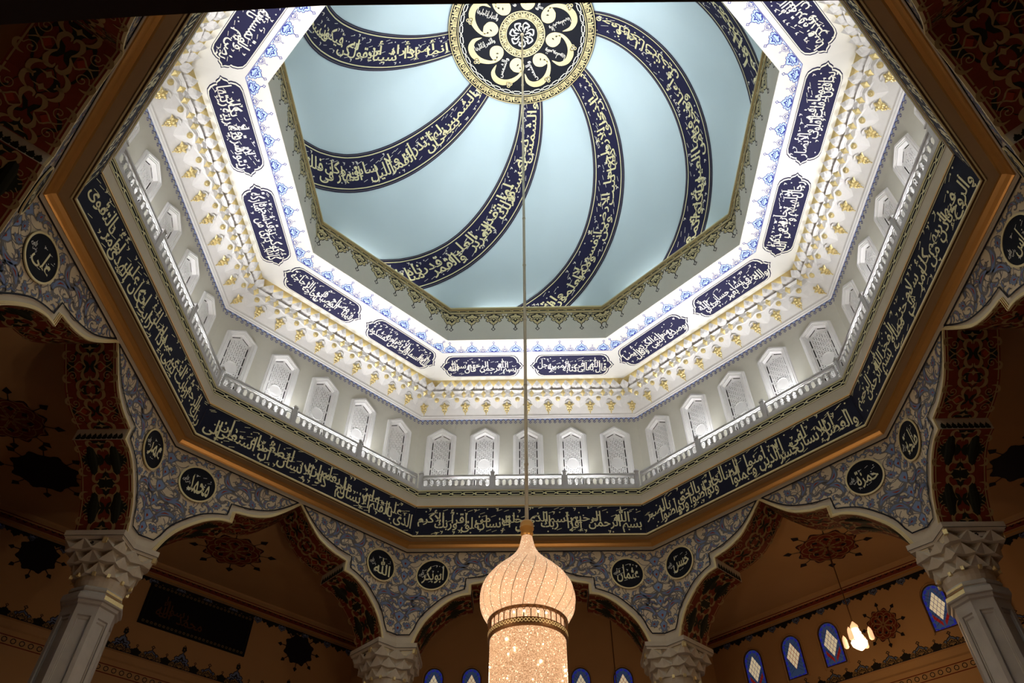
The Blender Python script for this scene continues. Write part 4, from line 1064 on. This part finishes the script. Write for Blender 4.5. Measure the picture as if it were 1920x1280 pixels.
# calligraphy board on the left wall
t = thing('calligraphy_board', 'large dark rectangular board with faint gold script hung on the ochre wall', 'board', None, P(135, AO, -.64, 11.72), R(45))
fl = lambda x, y, off: (x, -off, y)
F = Flat(fl); F.poly([(-1.95, -.7), (1.95, -.7), (1.95, .7), (-1.95, .7)], 'black', .06); F.grid([[fl(x, y, 0) for x, y in ((-1.95, -.7), (1.95, -.7), (1.95, .7), (-1.95, .7), (-1.95, -.7))], [fl(x, y, .06) for x, y in ((-1.95, -.7), (1.95, -.7), (1.95, .7), (-1.95, .7), (-1.95, -.7))]], 'black'); F.build('board', t)
F = Flat(fl); F.bar3([(-1.86, -.61), (1.86, -.61), (1.86, .61), (-1.86, .61)], .10, 'dgreen', .05, .03, 1, True)
for i in range(26):
    for y in (-.61, .61): F.stroke(circ(-1.8+i*.144, y, .035, 6), .014, 'tan', .085, 1, True)
F.build('frame', t)
F = Flat(fl); calli(F, 'محمد رسول الله', -1.5, .2, -.4, .4, 'bronzed', .066, 3, True, False); F.build('lettering', t)

# stained glass windows
def stained(k, x, ztop, base, label_n, red=False):
    global nwin
    nwin += 1
    root = bpy.data.objects.new('window_%d' % nwin, None); COL.objects.link(root); structure(root)
    v = P(k, AO, -x, ztop); root.location = v; root.rotation_euler = (0, 0, R(k-90))
    Hh, W_ = 1.45, .36
    arch = [(W_, -Hh), (W_, -.42)]+[(W_*cos(a), -.42+.42*sin(a)) for a in [pi*i/12 for i in range(1, 12)]]+[(-W_, -.42), (-W_, -Hh)]
    F = Flat(fl); big = [(a*1.22, c*1.0+(.08 if c > -Hh+.1 else -.08)) for a, c in arch]
    F.grid([[fl(a, c, .0) for a, c in big], [fl(a, c, .05) for a, c in big], [fl(a*.9, c, .04) for a, c in big]], 'ochre'); F.bar3(arch+[arch[0]], .03, 'bronzed', .02, .03); F.build('frame', root)
    F = Flat(fl); F.poly(arch, 'panel' if not red else 'panel', .012)
    n = len(arch)
    # cobalt border lozenges
    per = arch+[arch[0]]; L = [0]
    for a, c in zip(per, per[1:]): L.append(L[-1]+hypot(c[0]-a[0], c[1]-a[1]))
    N = 20
    for i in range(N):
        seg = []
        for j in range(4):
            s_ = L[-1]*(i+.1+.8*j/3)/N; q = max(m_ for m_ in range(len(L)-1) if L[m_] <= s_); f = (s_-L[q])/(L[q+1]-L[q]); seg.append((per[q][0]*(1-f)+per[q+1][0]*f, per[q][1]*(1-f)+per[q+1][1]*f))
        seg = [(a*.86, -Hh/2-.02+(c+Hh/2)*.93) for a, c in seg]
        F.stroke(seg, [.05, .085, .085, .05], 'paneb', .016, 1)
    rm, bm = ('panel', 'paner') if not red else ('paner', 'paner')
    cyy = -.70
    if red: F.poly([(-.26, cyy), (0, cyy-.48), (.26, cyy), (0, cyy+.48)], 'paner', .018)
    else:
        for sg in (1, -1):
            F.poly([(sg*.26, cyy-.36), (sg*.26, cyy-.2), (sg*.04, cyy-.52), (sg*.04, cyy-.66)], 'paner', .018); F.poly([(sg*.2, cyy+.3), (sg*.26, cyy+.2), (sg*.10, cyy+.46), (sg*.08, cyy+.52)], 'paner', .018)
    for i in range(4):
        for j in range(4):
            u_, v_ = (i-1.5)/4, (j-1.5)/4; X = (u_-v_)*.26; Y = cyy+(u_+v_)*.48
            F.poly([(X-.058, Y), (X, Y-.105), (X+.058, Y), (X, Y+.105)], 'paneg', .024)
    F.build('pane', root)
    F = Flat(fl)
    for i in range(9):
        s_ = L[-1]*i/9; q = max(m_ for m_ in range(len(L)-1) if L[m_] <= s_+1e-9); F.poly(circ(per[q][0]*.86, -Hh/2-.02+(per[q][1]+Hh/2)*.93, .012, 6), 'goldp', .03)
    for i in range(-3, 3):
        y = cyy+i*.13
        F.stroke([(-.25, y-.2), (.25, y+.2)], .008, 'ink', .02, 1); F.stroke([(-.25, y+.2), (.25, y-.2)], .008, 'ink', .021, 1)
    F.build('leading', root)
for x, rd in ((-5.34, False), (-3.73, True), (-2.25, False), (1.53, False), (3.1, True), (5.2, True)): stained(45, x, 12.0, 0, 0, rd)
for x, rd in ((-3.78, False), (-2.32, True), (1.88, False), (3.5, True)): stained(90, x, 11.86, 0, 0, rd)

# ------------------------------------------------------------------ gallery floodlights
FLN = {90: 'front', 135: 'front-left', 45: 'front-right', 180: 'left', 0: 'right'}
f0 = None
for k in (90, 135, 45, 180, 0):
    for x in (-1.4, 1.75):
        if k in (180, 0) and ((k == 180 and x < 0) or (k == 0 and x > 0)): pass
        loc = P(k, 9.42, -x, 14.74)
        lb = 'small white floodlight shining behind the %s railing, %s' % (FLN[k], 'toward its left end' if x < 0 else 'toward its right end')
        if f0 is None:
            t = thing('flood_light', lb, 'lamp', 'gallery floodlights', loc, R(k-90))
            b = MB(); b.box((0, 0, .03), (.09, 0, 0), (0, .07, 0), (0, 0, .03), 'railm'); b.box((0, .0, .12), (.015, 0, 0), (0, .015, 0), (0, 0, .07), 'railm'); b.box((0, .0, .23), (.1, 0, 0), (0, .07, 0), (0, 0, .06), 'railm'); b.build('housing', t)
            b = MB(); b.box((0, -.075, .24), (.085, 0, 0), (0, .006, 0), (0, 0, .045), 'flood'); b.box((0, 0, .298), (.085, 0, 0), (0, .06, 0), (0, 0, .005), 'flood'); b.build('lit_glass', t); f0 = t
        else:
            t = dup(f0); t.location = loc; t.rotation_euler = (0, 0, R(k-90)); t['label'] = lb
        spot('flood_beam', P(k, 9.46, -x, 15.08), P(k, 10.16, -x*1.02, 17.3), 130, (1, .99, 1), 66, .05)

# ------------------------------------------------------------------ big chandelier
t = thing('chandelier', 'huge onion-topped crystal chandelier glowing peach on a long rod', 'chandelier', None, (0, 0, 3.2))
oz = 3.2
b = MB(); b.lathe([(.036, 31.0-oz), (.036, 7.5-oz)], 'metal', 12)
for i in range(11): z = 8.9+i*2.15; b.lathe([(.036, z-oz), (.046, z+.01-oz), (.046, z+.05-oz), (.036, z+.06-oz)], 'metal', 12)
b.lathe([(0, 30.86-oz), (.07, 30.84-oz), (.09, 30.95-oz)], 'metal', 12); b.build('rod', t, True)
b = MB(); b.lathe([(.05, 7.62-oz), (.10, 7.6-oz), (.125, 7.55-oz), (.11, 7.50-oz), (.13, 7.47-oz), (.13, 7.44-oz), (.10, 7.40-oz), (.12, 7.35-oz), (.10, 7.30-oz), (.075, 7.28-oz), (.10, 7.26-oz)], 'bronze', 24); b.build('finial', t, True)
prof = [(.10, 7.28), (.115, 7.2), (.15, 7.06), (.22, 6.93), (.31, 6.82), (.42, 6.71), (.54, 6.60), (.64, 6.50), (.73, 6.38), (.79, 6.26), (.82, 6.12), (.82, 5.98), (.79, 5.86), (.74, 5.76), (.68, 5.68), (.66, 5.64)]
pp, _ = crom(prof, 1, 4)
b = MB(); rows = []; n = 144
for r, z in pp:
    tw = (7.28-z)*.42; dep = .018*min(1, max(0, (7.25-z)*1.2))
    rows.append([(r*(1-dep*abs(cos(11*(2*pi*j/n+tw)))**6*1.6)*cos(2*pi*j/n), r*(1-dep*abs(cos(11*(2*pi*j/n+tw)))**6*1.6)*sin(2*pi*j/n), z-oz) for j in range(n)])
b.grid(rows, 'bead', True); ob = b.build('onion_shade', t, True)
b = MB()
for i in range(22):
    pts = []
    for r, z in pp[22:]:
        a = 2*pi*(i+.5)/22-(7.28-z)*.42; pts.append((r*1.003, a, z))
    b.grid([[(r*cos(a-.006), r*sin(a-.006), z-oz) for r, a, z in pts], [(r*cos(a+.006), r*sin(a+.006), z-oz) for r, a, z in pts]], 'bronzed')
b.build('flute_wire', ob)
b = MB(); b.lathe([(.67, 5.66-oz), (.68, 5.64-oz), (.60, 5.62-oz)], 'bronzed', 64)
b.lathe([(.645, 5.46-oz), (.66, 5.455-oz), (.66, 5.44-oz), (.655, 5.36-oz), (.665, 5.35-oz), (.665, 5.33-oz), (.63, 5.32-oz)], 'bronzed', 64)
for i in range(36):
    a0_ = 2*pi*i/36; fa = lambda x, y, off: ((.655+off)*cos(a0_+x), (.655+off)*sin(a0_+x), y-oz)
    F = Flat(fa); F.bar3([(-.082, 5.45), (-.082, 5.57), (-.05, 5.61), (0, 5.63), (.05, 5.61), (.082, 5.57), (.082, 5.45)], .012, 'bronzed', 0, .01); b.raw(F.v, F.f, 'bronzed')
    F = Flat(fa); F.stroke([(-.08, 5.40), (-.04, 5.43), (0, 5.40), (.04, 5.37), (.08, 5.40)], .012, 'goldp', .012, 2); F.stroke([(-.08, 5.40), (-.04, 5.37), (0, 5.40), (.04, 5.43), (.08, 5.40)], .012, 'goldp', .013, 2); b.raw(F.v, F.f, 'goldp')
b.build('arcaded_collar', t)
b = MB(); b.lathe([(.62, 5.66-oz), (.62, 5.34-oz)], 'bead', 64); b.build('collar_glass', t, True)
b = MB(); rows = []; n = 200
nz = 60
for i in range(nz+1):
    z = 5.33-(5.33-3.2)*i/nz
    rows.append([((.625+(.006 if j % 2 else 0))*cos(2*pi*j/n), (.625+(.006 if j % 2 else 0))*sin(2*pi*j/n), z-oz) for j in range(n)])
b.grid(rows, 'bead2', True); b.lathe([(.62, 0), (.4, -.25), (.1, -.4), (0, -.42)], 'bead2', 48); cy_ = b.build('beaded_drum', t)
rnd = random.Random(5)
b = MB()
for i in range(26):  # random glowing dots added as sparkle on the drum's front
    a = -pi/2+rnd.uniform(-1.3, 1.3); z = rnd.uniform(3.5, 5.2); sph(b, .64*cos(a), .64*sin(a), z-oz, rnd.choice([.010, .014, .022]), 'sparkle', 6)
for a in (-1.9, -1.3, -1.65, -1.1): sph(b, .665*cos(a), .665*sin(a), 5.54-oz, .018, 'sparkle', 6)
b.build('glowing_sparkles', t)
point('chandelier_glow', (0, 0, 2.5), 90, (1, .60, .34), .5)
for a in range(4): point('chandelier_glow', (2.2*cos(a*pi/2+.78), 2.2*sin(a*pi/2+.78), 5.4), 125, (1, .72, .48), .1)  # added points floating round the chandelier, standing in for its light

# ------------------------------------------------------------------ small chandeliers
def small(loc, z0, label, first=None):
    if first: t = dup(first); t['label'] = label; t.location = loc; return t
    t = thing('small_chandelier', label, 'chandelier', 'small chandeliers of the side aisles', loc)
    b = MB(); b.lathe([(.018, z0-loc[2]), (.018, .78)], 'bronzed', 8); b.build('rod', t)
    b = MB(); b.lathe([(.01, .86), (.05, .80), (.11, .72), (.12, .66), (.10, .64), (.10, .58)], 'lampd', 16); b.build('cap', t, True)
    b = MB()
    for zc, r in ((.58, .12), (.48, .15), (.37, .18), (.22, .24)):
        b.lathe([(.02, zc+.06), (r*.9, zc+.04), (r, zc), (r*.8, zc-.06), (r*.4, zc-.09)], 'lamp', 16)
    b.lathe([(.24, .22), (.22, .12), (.14, .04), (.04, -.03), (0, -.05)], 'lamp', 16); b.build('crystal_body', t, True)
    for i in range(4):
        a = i*pi/2+.75; c = (.42*cos(a), .42*sin(a))
        b = MB(); b.lathe([(.0, .56), (.05, .48), (.07, .40), (.075, .2), (.05, .16), (0, .15)], 'lampd', 10, c); ar = b.build('side_lantern', t, True)
        F = MB(); F.box((c[0]/2, c[1]/2, .22), Vector((c[0]/2, c[1]/2, 0)), Vector((-sin(a), cos(a), 0))*.008, (0, 0, .008), 'bronzed'); F.build('arm', ar)
    return t
sc0 = small((9.88, 10.16, 9.58), 13.0, 'small lit crystal chandelier on a thin rod in the right-hand aisle')
s2 = small((2.85, 13.6, 8.2), 15.8, 'small chandelier whose thin rod shows right of the big one'); 
point('aisle_lamp_and_fill', (9.88, 10.16, 9.3), 36, (1, .56, .22), .25)
point('aisle_lamp_and_fill', (9.3, 9.3, 10.6), 9, (1, .56, .22), .25)  # added second fill beside the aisle chandelier, no fixture of its own
point('aisle_lamp_and_fill', (0, 13.6, 9.0), 10, (1, .5, .2), .25)
point('aisle_lamp_and_fill', (-8.5, 8.5, 6.0), 12, (1, .5, .2), .25)  # added dim fill for the northwest bay, no lamp hangs here

# ------------------------------------------------------------------ gallery edge above the camera
b = MB(); edge = [(-9, -10.35), (-5.0, -10.43), (-2.71, -10.53), (-.97, -10.585), (.14, -10.57), (1.26, -10.55), (5, -10.5), (9, -10.42)]
pr = [(0, 4.0), (.0, 4.03), (-.03, 4.06), (-.03, 4.12), (-.06, 4.14), (-.06, 4.4), (-.02, 4.44), (-.02, 4.9)]
pr2 = [(-4, 4.0)]+pr+[(-4, 4.9)]
b.grid([[(x, y+dy, z) for x, y in edge] for dy, z in pr2], 'beam'); structure(b.build('trim_3'))
